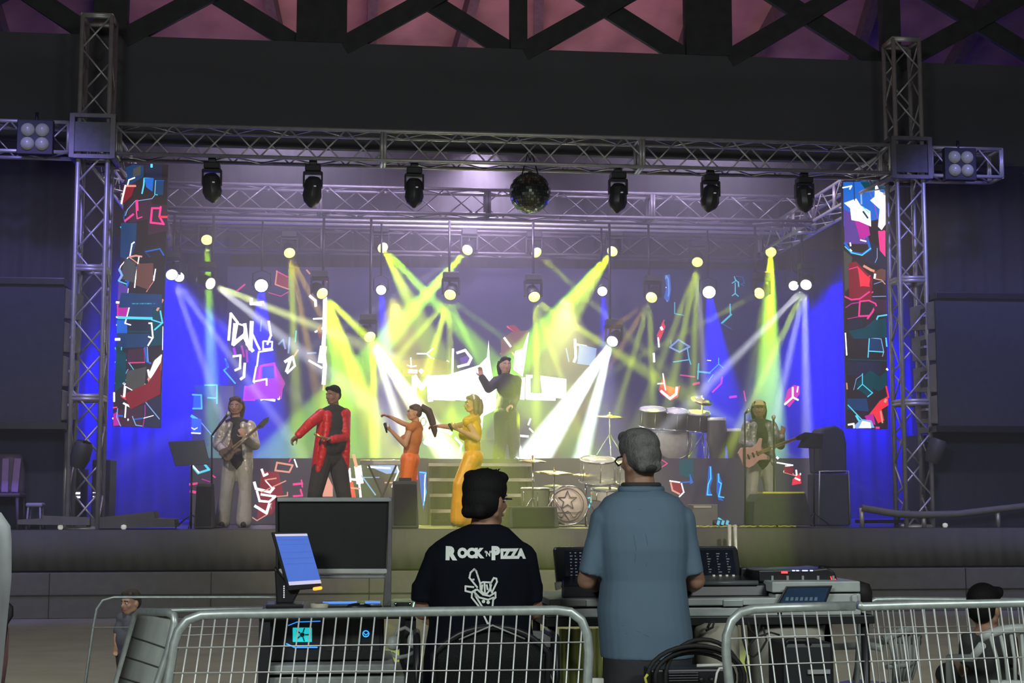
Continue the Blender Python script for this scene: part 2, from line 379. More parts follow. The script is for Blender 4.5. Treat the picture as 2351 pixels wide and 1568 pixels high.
poss = ['at the far left of the rear truss with a thin green downward beam', 'on the rear truss second from left, fan of orange yellow beams',
 'on the rear truss left of centre, green beam crossing to the right', 'on the rear truss near centre, wide green beam towards the left',
 'on the rear truss right of centre, single thin yellow beam', 'on the rear truss with a broad green beam falling left towards the drums',
 'on the rear truss to the right with a tall yellow fan', 'on the rear truss far right, broad green cone straight down',
 'low at the left edge throwing pale white beams', 'throwing one strong white yellow beam across to the singer in red',
 'above the singer in red with thick yellow beams', 'above the two women singers with a wide yellow fan',
 'right of the raised performer with thick yellow beams', 'above the drum kit with a fan of thin amber beams',
 'right of the drums throwing one thin beam down left', 'low at the right edge with white and yellow beams',
 'lowest light left of the women singers, white yellow cone', 'lowest light right of centre, the brightest white cone']
HEADOBJ = [moving_head(i, px, py, Y, beams, 'moving head '+poss[i]) for i, (px, py, Y, beams) in enumerate(HEADS)]
# upright poles that carry the lower rows of lights, one pole per light
for i, (px, py, Y, beams) in enumerate(HEADS):
    if Y < 24.5:
        p = P(px, py, Y); top = TZ0-.02; x = p.x
        # hung on a drop pipe from a cross bar between the middle and rear truss
        MB().cyl((x, Y+.16, p.z+.12), (x, Y+.16, 5.93), .02, n=8).build('drop_pipe', DARKM, HEADOBJ[i])
PARL = mat('par_lens', (.9, .9, 1), .2, emit=(.8, .85, 1), power=9)
for i, (px, py) in enumerate(PARS):
    Y = 24.1; p = P(px, py, Y); t = thing('par_light', ['blue wash lamp with a round white face above the left neon shapes', 'small blue wash lamp left of the crossing green beams', 'small blue wash lamp under the broad right green beam', 'blue wash lamp with a round white face right of the tall yellow fan', 'blue wash lamp beside the moving head at the right edge', 'small wash lamp beside the moving head at the left edge'][i], 'stage light', p, 'blue wash lamps')
    R = .105 if i in (0, 3) else .08; d = (CAM-p).normalized(); d = (d+V((0, 0, -.25))).normalized()
    MB().lathe([(.04, -.2), (R, -.14), (R+.02, 0), (R+.02, .03), (R, .03)], p, d, 24).build('can', BLACK, t)
    b = MB(); b.lathe([(R, .02), (R*.7, .04), (0, .045)], p, d, 24)
    for k in range(6): b.ell(p+d*.05+Matrix.Rotation(k*PI/3, 3, d) @ basis(d)[0]*R*.62, R*.24, n=8, h=6)
    b.build('lens', PARL, t)
    y = MB(); y.tube([p+V((-R-.04, .06, 0)), p+V((-R-.04, .06, .2)), p+V((0, .06, .26)), p+V((R+.04, .06, .2)), p+V((R+.04, .06, 0))], .012, 6); y.build('bracket', DARKM, t)
    MB().cyl(p+V((0, .06, .24)), V((p.x, p.y+.06, 5.92)), .016, n=8).build('hanging_pipe', DARKM, t)
    q = P(px+(25 if i == 1 else 10), 1100, Y)
    if i < 4: lamp('SPOT', 'blue_beam', p+d*.08, V((q.x, Y-1.1, q.z)), 15000 if i in (0, 3) else 7000, (.0, .0, 1), .05, 24 if i in (0, 3) else 17, .6)
tag(MB().cyl((XL+.1, 23.8, 5.9), (XR-.1, 23.8, 5.9), .024, n=10).build('cross_pipe', ALU, org=(XL+.2, 23.76, 5.9)), 'long pipe across the stage holding the lower row of moving heads', 'pipe')
tag(MB().cyl((XL+.1, 24.19, 5.9), (XR-.1, 24.19, 5.9), .024, n=10).build('cross_pipe', ALU, org=(XL+.2, 24.19, 5.9)), 'long pipe across the stage holding the round blue wash lamps', 'pipe')
# moving heads hanging unlit under the front truss
def hung_head(px, y0, y1, tilt, label, lit=False):
    Y = 18.86; top = V((X(px, Y), Y, TZ0-.03)); t = thing('moving_head_light', label, 'stage light', top, 'unlit moving heads under the front truss')
    H = (y1-y0)/S(Y)
    MB().box(top+V((0, 0, .0)), (.1, .08, .07)).build('clamp', DARKM, t, bevel=.008)
    MB().box(top+V((0, 0, -.075)), (.2, .2, .08)).build('base', BLACK, t, bevel=.012)
    y = MB(); y.box(top+V((0, 0, -.13)), (.24, .1, .035))
    for s in (-.115, .115): y.box(top+V((s, 0, -.22)), (.022, .1, .2))
    y.build('yoke', BLACK, t, bevel=.008)
    c = top+V((0, 0, -H*.62)); R = ry(tilt)
    prof = [(.07, .15), (.115, .1), (.115, .02), (.128, -.07), (.1, -.14), (.02, -.2)]
    h = MB(); ax = R @ V((0, 0, 1)); h.lathe([(r, z*H/.5) for r, z in prof], c, ax, 10); h.build('lamp_head', mat('head_shell', (.03, .03, .034), .35), t, bevel=.004)
    MB().box(c+V((.03, -.118, .03)), (.03, .02, .012)).build('display', mat('display_glint', (.6, .6, .65), .2, emit=(.8, .8, .9), power=.25), t)
    return t, c-ax*.2
t, pl = hung_head(471, 348, 445, -.12, 'first unlit moving head from the left under the front truss, thin haze glow below it')
lamp('SPOT', 'lilac_beam', pl, pl+V((.12, -.1, -1)), 90, LILAC, .05, 34, .7)
for i, (px, a, b, tl) in enumerate([(708, 352, 455, .1), (946, 360, 458, 0), (1424, 372, 472, .08), (1641, 382, 476, .18), (1861, 390, 479, -.1)]):
    hung_head(px, a, b, tl, '%s unlit moving head from the left under the front truss' % ['second', 'third', 'fourth', 'fifth', 'sixth and rightmost'][i])
# mirror ball
c = P(1217, 443, 18.86); r = 49/S(18.86); ball = thing('mirror_ball', 'round mirror ball hanging from the middle of the front truss', 'mirror ball', c)
mb = MB(); N = 22
for i in range(N):
    t0, t1 = PI*i/N, PI*(i+1)/N; k = max(4, int(2*N*math.sin((t0+t1)/2)))
    for j in range(k):
        a0, a1 = 2*PI*(j+.06)/k, 2*PI*(j+.94)/k; u0, u1 = t0+.008, t1-.008; jt = random.uniform(-.012, .012)
        mb.add([c+V((math.sin(t)*math.cos(a), math.sin(t)*math.sin(a), math.cos(t)))*r*(1+jt*(1 if a == a0 else -1)) for t, a in ((u0, a0), (u1, a0), (u1, a1), (u0, a1))], [(0, 1, 2, 3)], random.choice((0, 0, 1, 1)))
mb.build('mirror_tiles', [mat('mirror_tile', (.4, .42, .38), .12, 1.0), mat('dull_tile', (.18, .2, .16), .3, 1.0)], ball)
MB().ell(c, r*.96, n=24, h=16).build('core', BLACK, ball)
MB().cyl(c+V((0, 0, r*.94)), c+V((0, 0, r*1.04)), .03, n=12).build('top_cap', BLACK, ball)
hp = V((c.x, 18.86, TZ0+.08))
for s in (-1, 1): MB().tube([c+V((s*.11, 0, r*.85)), c+V((s*.03, 0, r*1.9)), hp], .009, 6).build('hanging_cord', RUB, ball)
# wash over the haze: wide unseen lamps added behind the fascia board
for x, pw in ((2.1, 1200),):
    lamp('SPOT', 'haze_fill', (x, 23.1, 6.9), (x*.8+.4, 24.6, 3.0), pw, (.78, .62, 1.0), .25, 150, .9)
for x, pw in ((-.9, 1000), (5.1, 1000)): lamp('SPOT', 'haze_fill', (x, 20.2, 7.16), (x, 22.6, 4.4), pw, (.74, .62, 1.0), .25, 150, .9)
# added yellow wash lamps over mid stage, then beams out past its lip
for a, b, pw, col, an in (((X(900, 23.2), 23.2, 4.6), (X(960, 21), 20.6, 1.1), 1300, (1, .95, .1), 46), ((X(1300, 23.2), 23.2, 4.6), (X(1290, 21), 20.6, 1.1), 1500, (1, .98, .3), 50)):
    lamp('SPOT', 'yellow_fill', a, b, pw, col, .08, an, .8)
for sx_, sy_, tx_, pw, an in ((880, 570, 1262, 17000, 5), (1405, 578, 925, 15000, 5), (1770, 580, 1722, 15000, 5)):
    lamp('SPOT', 'audience_beam', P(sx_, sy_, 24.6), (X(tx_, 14.5), 14.5, .6), pw, (.62, .9, 0), .04, an, .5)
# blue floods on the back drape and in the haze at both ends
for a, b, pw, an in ((P(400, 640, 25.0), P(390, 980, 26.5), 7500, 95), (P(1930, 650, 25.0), P(1910, 980, 26.5), 7500, 95), (P(320, 560, 22.4), P(330, 1100, 25.5), 7000, 70), (P(1990, 560, 22.4), P(1960, 1100, 25.5), 7000, 70)):
    lamp('SPOT', 'blue_flood', a, b, pw, (0, 0, 1), .2, an, .9)
# added unseen blue lilac lamps on side drapes and speakers, in front of the haze
lamp('SPOT', 'side_fill', (XL-.6, 15.2, 7.6), (XL-1.4, 20.1, 2.0), 1300, (.3, .27, 1), .2, 60, .9)
lamp('SPOT', 'side_fill', (XR+.6, 15.2, 7.6), (XR+1.6, 20.1, 2.0), 1300, (.28, .28, 1), .2, 60, .9)
# ---------------------------------------------------------------- LED screens
def em(name, col, p): return mat(name, tuple(c*.3 for c in col), .4, emit=col, power=p, var=0)
PAL = {'w': em('led_white', (1, .97, 1), 2.4), 'c': em('led_cyan', (.1, .75, 1), 1.25), 'b': em('led_blue', (.02, .22, 1), .75), 'd': em('led_deep_blue', (.03, .12, .35), .45),
 'r': em('led_red', (1, .04, .07), 1.2), 'p': em('led_pink', (1, .05, .32), 1.2), 'm': em('led_magenta', (.9, .03, .6), .7), 'o': em('led_salmon', (1, .42, .3), 1.0),
 'q': em('led_dull_plum', (.16, .06, .13), .35), 't': em('led_teal', (.0, .2, .26), .3), 'g': em('led_grey', (.2, .2, .19), .4), 'v': em('led_violet', (.22, .1, .62), .6),
 'l': em('led_pale_blue', (.3, .5, .95), 1.1), 'k': em('led_dark_red', (.45, .02, .04), .6), 's': em('led_dim_salmon', (.42, .17, .13), .4), 'x': em('led_dim_blue', (.05, .06, .14), .4)}
KEYS = list(PAL)
def screen(name, label, quad, Y, items, base=(.05, .045, .055), bp=.45, frame=True, cat='LED screen', group=None, depth=.08):
    A = [P(x, y, Y) for x, y in quad]                 # tl, tr, br, bl
    t = thing(name, label, cat, (A[2]+A[3])/2, group)
    bk = [a+V((0, depth, 0)) for a in A]
    MB().add(A+bk, [(4, 5, 6, 7), (0, 4, 7, 3), (1, 2, 6, 5), (0, 1, 5, 4), (3, 7, 6, 2), (0, 3, 2, 1)]).build('cabinet', BLACK, t)
    mb = MB(); mb.add([a+V((0, -.004, 0)) for a in A], [(0, 1, 2, 3)], 0)
    for n_, it in enumerate(items):
        k, wd, pts = it[0], it[1], it[2]; mi = KEYS.index(k)+1; yy = Y-.006-.0008*(n_ % 12)
        q = [P(x, y, yy) for x, y in pts]
        if wd == 'f': mb.add([a+V((0, .004 if n_ < 0 else 0, 0)) for a in q], [tuple(range(len(q)))], mi)
        else: mb.ribbon(q, wd/S(Y), mi)
    mb.build('display', [em('led_base_'+name, base, bp)]+[PAL[k] for k in KEYS], t)
    return t
left = [('d', 'f', [(288, 385), (305, 378), (330, 380), (330, 405), (290, 430)]), ('x', 'f', [(335, 378), (372, 378), (372, 415), (335, 410)]), ('g', 'f', [(306, 388), (323, 380), (323, 402), (305, 406)]),
 ('q', 'f', [(292, 470), (348, 458), (352, 500), (296, 512)]), ('q', 'f', [(340, 470), (384, 470), (384, 530), (340, 540)]), ('d', 'f', [(278, 512), (314, 512), (312, 560), (300, 600), (276, 590)]),
 ('k', 'f', [(284, 425), (311, 422), (302, 450), (280, 470)]), ('b', 'f', [(331, 409), (353, 409), (350, 440), (336, 430)]), ('d', 'f', [(358, 415), (376, 415), (374, 448), (356, 446)]),
 ('g', 'f', [(288, 592), (312, 604), (310, 650), (278, 640), (282, 610)]), ('s', 'f', [(314, 606), (352, 604), (352, 640), (340, 665), (312, 655)]), ('d', 'f', [(278, 672), (372, 676), (372, 706), (272, 706)]), ('t', 'f', [(272, 706), (372, 706), (372, 735), (270, 735)]), ('x', 'f', [(296, 738), (345, 738), (345, 764), (296, 764)]), ('t', 'f', [(345, 738), (372, 738), (372, 792), (345, 795)]), ('d', 'f', [(268, 766), (344, 766), (344, 796), (268, 800)]),
 ('d', 'f', [(298, 700), (350, 700), (350, 730), (298, 730)]), ('m', 'f', [(268, 696), (298, 694), (292, 725), (270, 728)]), ('b', 'f', [(268, 735), (292, 735), (292, 765), (268, 765)]), ('v', 'f', [(272, 645), (294, 660), (292, 690), (270, 690)]),
 ('q', 'f', [(294, 803), (330, 800), (332, 832), (290, 834)]), ('t', 'f', [(266, 795), (290, 812), (288, 880), (264, 900)]), ('g', 'f', [(292, 852), (336, 842), (332, 890), (305, 902), (288, 880)]),
 ('k', 'f', [(284, 905), (338, 880), (352, 860), (370, 830), (368, 905), (300, 940)]), ('q', 'f', [(262, 945), (330, 930), (322, 980), (262, 978)]), ('x', 'f', [(325, 920), (368, 910), (368, 980), (330, 980)]), ('m', 'f', [(260, 950), (270, 945), (276, 976), (260, 978)]),
 ('r', 'f', [(278, 912), (330, 900), (336, 922), (300, 925)]), ('o', 'f', [(352, 830), (371, 812), (370, 850), (348, 880), (338, 872)]), ('w', 'f', [(356, 826), (372, 814), (366, 846), (348, 872), (340, 862)]),
 ('w', 'f', [(290, 910), (330, 898), (335, 920), (310, 908)]),
 ('c', 2, [(347, 380), (349, 380)]), ('c', 5, [(348, 378), (348, 383)]), ('w', 2.6, [(309, 408), (296, 413), (293, 424)]), ('o', 4, [(288, 427), (311, 427)]), ('w', 3.5, [(288, 426), (281, 455), (279, 467)]), ('o', 4, [(280, 445), (300, 444)]),
 ('c', 3.2, [(331, 410), (330, 425), (326, 444)]), ('c', 2, [(331, 409), (352, 410)]), ('c', 3, [(358, 415), (356, 445), (361, 447)]), ('b', 2, [(359, 415), (376, 415)]), ('l', 1.5, [(356, 447), (349, 456), (310, 462), (292, 482), (288, 495)]),
 ('p', 6, [(314, 461), (315, 482)]), ('p', 4.5, [(306, 492), (287, 507)]), ('p', 2.5, [(313, 484), (315, 502), (326, 498)]),
 ('p', 4.5, [(365, 478), (349, 478), (346, 511), (374, 514)]), ('p', 4.5, [(369, 475), (366, 497), (376, 515)]), ('r', 5, [(367, 498), (383, 498)]), ('m', 3, [(347, 514), (349, 529), (376, 530), (382, 518)]),
 ('b', 3, [(333, 578), (367, 571), (376, 586)]), ('d', 3, [(333, 578), (344, 590)]), ('c', 4, [(278, 521), (282, 528), (280, 535)]), ('b', 1.6, [(288, 485), (284, 500), (288, 512)]),
 ('w', 3, [(308, 556), (303, 560), (298, 590)]), ('o', 4, [(297, 590), (312, 587), (325, 589)]), ('o', 2.4, [(298, 591), (318, 606), (330, 608)]), ('w', 1.8, [(294, 591), (277, 611), (273, 622)]), ('w', 2.4, [(319, 590), (311, 640), (309, 660)]),
 ('l', 5, [(274, 618), (280, 632), (273, 644)]), ('c', 2.5, [(272, 645), (290, 652)]), ('b', 5, [(298, 612), (296, 640), (290, 660)]), ('b', 3, [(298, 612), (314, 614)]), ('b', 4, [(288, 644), (310, 645)]),
 ('o', 2.6, [(313, 640), (352, 643)]), ('w', 2.4, [(349, 620), (353, 644), (357, 618)]), ('o', 1.5, [(353, 645), (336, 670)]),
 ('w', 6, [(292, 664), (289, 688), (302, 690), (300, 702)]), ('w', 5, [(268, 694), (288, 696)]), ('w', 2.5, [(298, 700), (291, 728), (287, 742), (300, 746)]), ('p', 2, [(270, 700), (270, 728)]),
 ('c', 6, [(272, 729), (348, 731)]), ('c', 2.5, [(304, 697), (356, 697)]), ('w', 4, [(268, 728), (271, 728)]), ('w', 3, [(268, 746), (275, 746)]), ('w', 3, [(286, 751), (288, 751)]), ('t', 4, [(293, 761), (340, 762)]), ('w', 6, [(266, 779), (274, 779)]),
 ('w', 3.2, [(342, 742), (348, 742), (351, 775), (340, 793)]), ('w', 3, [(341, 773), (349, 776)]), ('c', 3.4, [(368, 714), (373, 741), (355, 757)]), ('c', 3, [(348, 734), (373, 742)]), ('o', 5, [(362, 691), (373, 689), (366, 703), (361, 712)]), ('w', 1.5, [(374, 750), (373, 803)]),
 ('p', 2.5, [(295, 833), (332, 832)]), ('m', 2, [(330, 800), (332, 830)]), ('b', 4, [(333, 798), (337, 830), (346, 834)]), ('l', 2, [(338, 797), (340, 830)]), ('c', 5, [(266, 799), (267, 801)]), ('c', 2, [(279, 797), (278, 814), (264, 832)]), ('c', 1.6, [(278, 814), (296, 833), (316, 862)]),
 ('l', 1.5, [(294, 848), (286, 862), (284, 882)]), ('c', 1.5, [(264, 880), (288, 860)]), ('c', 1.5, [(288, 872), (308, 896)]), ('w', 5, [(284, 880), (286, 882)]), ('w', 2, [(286, 886), (309, 899), (333, 882)]), ('w', 5, [(287, 888), (285, 910)]), ('w', 4.5, [(340, 850), (344, 870), (340, 895), (332, 905)]),
 ('o', 2.5, [(278, 908), (300, 925), (333, 922)]), ('w', 4, [(284, 926), (300, 934)]), ('w', 3, [(289, 930), (287, 958)]), ('l', 2, [(335, 924), (366, 962)]), ('m', 1.8, [(333, 930), (333, 950), (328, 980)]), ('b', 3, [(308, 963), (328, 960)]), ('w', 1.5, [(330, 960), (352, 954)]), ('l', 2, [(304, 956), (312, 976), (326, 978)]),
 ('l', 2, [(270, 938), (268, 958), (277, 978)]), ('b', 4, [(271, 954), (281, 955)]), ('w', 4, [(262, 902), (262, 921)]), ('p', 3, [(260, 936), (268, 935)]), ('w', 3, [(259, 960), (261, 962)]), ('w', 2.5, [(294, 962), (294, 965)])]
screen('led_banner', 'tall narrow LED banner hanging by the left tower, neon cube outlines', [(288, 375), (386, 378), (368, 982), (258, 978)], 20.1, left, base=(.06, .04, .05))
right = [('b', 'f', [(1936, 418), (2032, 416), (2033, 500), (1937, 520)]), ('v', 'f', [(1937, 480), (1975, 500), (2000, 560), (1939, 560)]), ('t', 'f', [(1975, 418), (2030, 416), (2031, 430), (1990, 440)]), ('m', 'f', [(1960, 498), (1992, 505), (1998, 540), (1975, 550)]), ('p', 'f', [(2016, 530), (2033, 530), (2033, 590), (2020, 575)]),
 ('w', 'f', [(1938, 466), (1966, 456), (1976, 472), (1998, 485), (2000, 520), (1972, 508), (1955, 505), (1952, 478)]), ('w', 'f', [(2010, 418), (2020, 440), (2033, 445), (2033, 515), (2024, 528), (2016, 520), (2020, 480), (1998, 460), (2008, 452)]), ('w', 3, [(1935, 431), (1955, 427), (1951, 434)]),
 ('d', 3, [(1960, 418), (1962, 460)]), ('l', 4, [(1977, 445), (1978, 468)]), ('c', 3, [(1981, 475), (1995, 488)]), ('t', 5, [(1982, 486), (1992, 500)]), ('m', 2, [(1996, 440), (2008, 470), (2014, 500)]), ('p', 3, [(1980, 510), (1984, 548)]), ('b', 4, [(1986, 508), (1990, 545)]),
 ('x', 'f', [(1995, 550), (2033, 580), (2033, 620), (1985, 600)]), ('b', 6, [(1940, 558), (1955, 580), (1980, 584), (1998, 572), (1993, 554)]), ('c', 2.5, [(1940, 566), (1955, 580), (1979, 586), (1999, 570)]), ('w', 3.5, [(1952, 558), (1953, 564)]), ('w', 3, [(1976, 551), (1988, 554)]), ('w', 3, [(1952, 573), (1955, 576)]),
 ('p', 5, [(2021, 535), (2022, 572)]), ('p', 4, [(2030, 530), (2031, 572)]), ('l', 1.5, [(2014, 570), (2014, 592), (2009, 603)]), ('g', 'f', [(1937, 574), (1957, 590), (1952, 620), (1957, 655), (1940, 670)]), ('s', 'f', [(2005, 625), (2033, 612), (2033, 645), (2008, 640)]),
 ('k', 'f', [(1948, 605), (1965, 600), (1985, 620), (2004, 640), (2000, 690), (1950, 690)]), ('r', 'f', [(1968, 610), (1985, 628), (1998, 640), (1995, 655), (1975, 658), (1972, 630)]), ('o', 6, [(1984, 611), (2000, 620), (2006, 622)]), ('w', 5, [(2009, 630), (2008, 638)]), ('o', 2.4, [(2009, 640), (2024, 643), (2032, 652)]), ('r', 3, [(1978, 630), (1978, 655), (1996, 657)]), ('p', 2, [(1950, 618), (1968, 613)]), ('r', 3, [(1998, 633), (1984, 645), (1994, 652)]),
 ('p', 3.6, [(1940, 681), (1955, 688), (1974, 686), (1996, 670)]), ('p', 3.6, [(1974, 692), (1995, 690), (2010, 697), (2012, 702)]), ('p', 3, [(1990, 682), (2004, 670)]), ('m', 2.4, [(1942, 706), (1955, 697), (1974, 694)]), ('p', 4, [(1974, 694), (1972, 726), (1994, 725)]), ('p', 4.5, [(2011, 700), (2003, 716), (1992, 731)]), ('m', 2, [(1946, 732), (1972, 727)]), ('l', 1.6, [(2003, 681), (2034, 680)]), ('l', 1.4, [(2007, 652), (2028, 645)]), ('q', 'f', [(2000, 685), (2036, 690), (2036, 718), (2010, 720)]),
 ('x', 'f', [(1950, 735), (1975, 735), (1975, 752), (1945, 760)]), ('t', 'f', [(2006, 735), (2034, 730), (2036, 775), (1960, 778), (1948, 760), (1985, 752)]), ('c', 3.4, [(2013, 733), (2016, 726), (2036, 723)]), ('t', 1.6, [(1976, 732), (1979, 753), (1958, 774)]), ('c', 3.4, [(2004, 774), (2033, 766), (2036, 795)]), ('d', 'f', [(1997, 778), (2022, 778), (2028, 806), (1995, 806)]), ('c', 2.6, [(1996, 774), (1993, 820)]), ('c', 2.6, [(1995, 806), (2028, 808)]), ('l', 2, [(2000, 776), (2023, 778), (2029, 808), (2026, 818)]),
 ('t', 3, [(1948, 825), (2036, 828)]), ('x', 'f', [(1944, 830), (2025, 832), (2025, 860), (1946, 862)]), ('t', 'f', [(1965, 880), (1998, 850), (2020, 865), (2036, 850), (2036, 885), (2024, 895), (2016, 899), (2004, 890), (2006, 905), (1992, 911), (1972, 895)]), ('c', 2.2, [(1980, 858), (1980, 882), (1969, 893)]), ('c', 2.2, [(1980, 882), (2003, 902), (1992, 911)]), ('w', 4, [(2036, 847), (2038, 849)]), ('l', 1.3, [(1960, 895), (1966, 870), (1980, 860)]),
 ('d', 'f', [(1945, 915), (1990, 915), (1995, 945), (1945, 940)]), ('c', 2.5, [(1947, 930), (1962, 946), (1980, 965)]), ('r', 'f', [(2020, 920), (2038, 910), (2040, 930), (2024, 940), (2030, 965), (2016, 972), (2005, 950), (1995, 952)]), ('o', 6, [(2032, 922), (2034, 918)]), ('o', 4, [(2022, 945), (2026, 970)]), ('m', 'f', [(1985, 955), (2005, 950), (2010, 975), (1995, 975)]), ('r', 4, [(2034, 885), (2040, 912)]), ('c', 5, [(1966, 955), (1978, 975)]), ('l', 'f', [(1960, 978), (1978, 962), (2000, 965), (2008, 982), (1965, 984)]), ('w', 'f', [(1972, 982), (1980, 966), (1998, 970), (2000, 983)]), ('w', 4, [(1948, 975), (1960, 973), (1961, 982)]), ('p', 5, [(2012, 982), (2018, 982)]), ('w', 3, [(1941, 765), (1944, 815)]), ('o', 3, [(1944, 880), (1945, 893)])]
screen('led_banner', 'tall narrow LED banner hanging by the right tower, bright white at its top', [(1935, 418), (2033, 415), (2038, 985), (1945, 983)], 20.1, right, base=(.045, .05, .065))
def cube(k, w_, x, y, a, b, dx=8, dy=-6): return [(k, w_, [(x, y), (x+a, y), (x+a, y+b), (x, y+b), (x, y)]), (k, w_*.6, [(x, y), (x+dx, y+dy), (x+a+dx, y+dy), (x+a, y)]), (k, w_*.6, [(x+a+dx, y+dy), (x+a+dx, y+b+dy), (x+a, y+b)])]
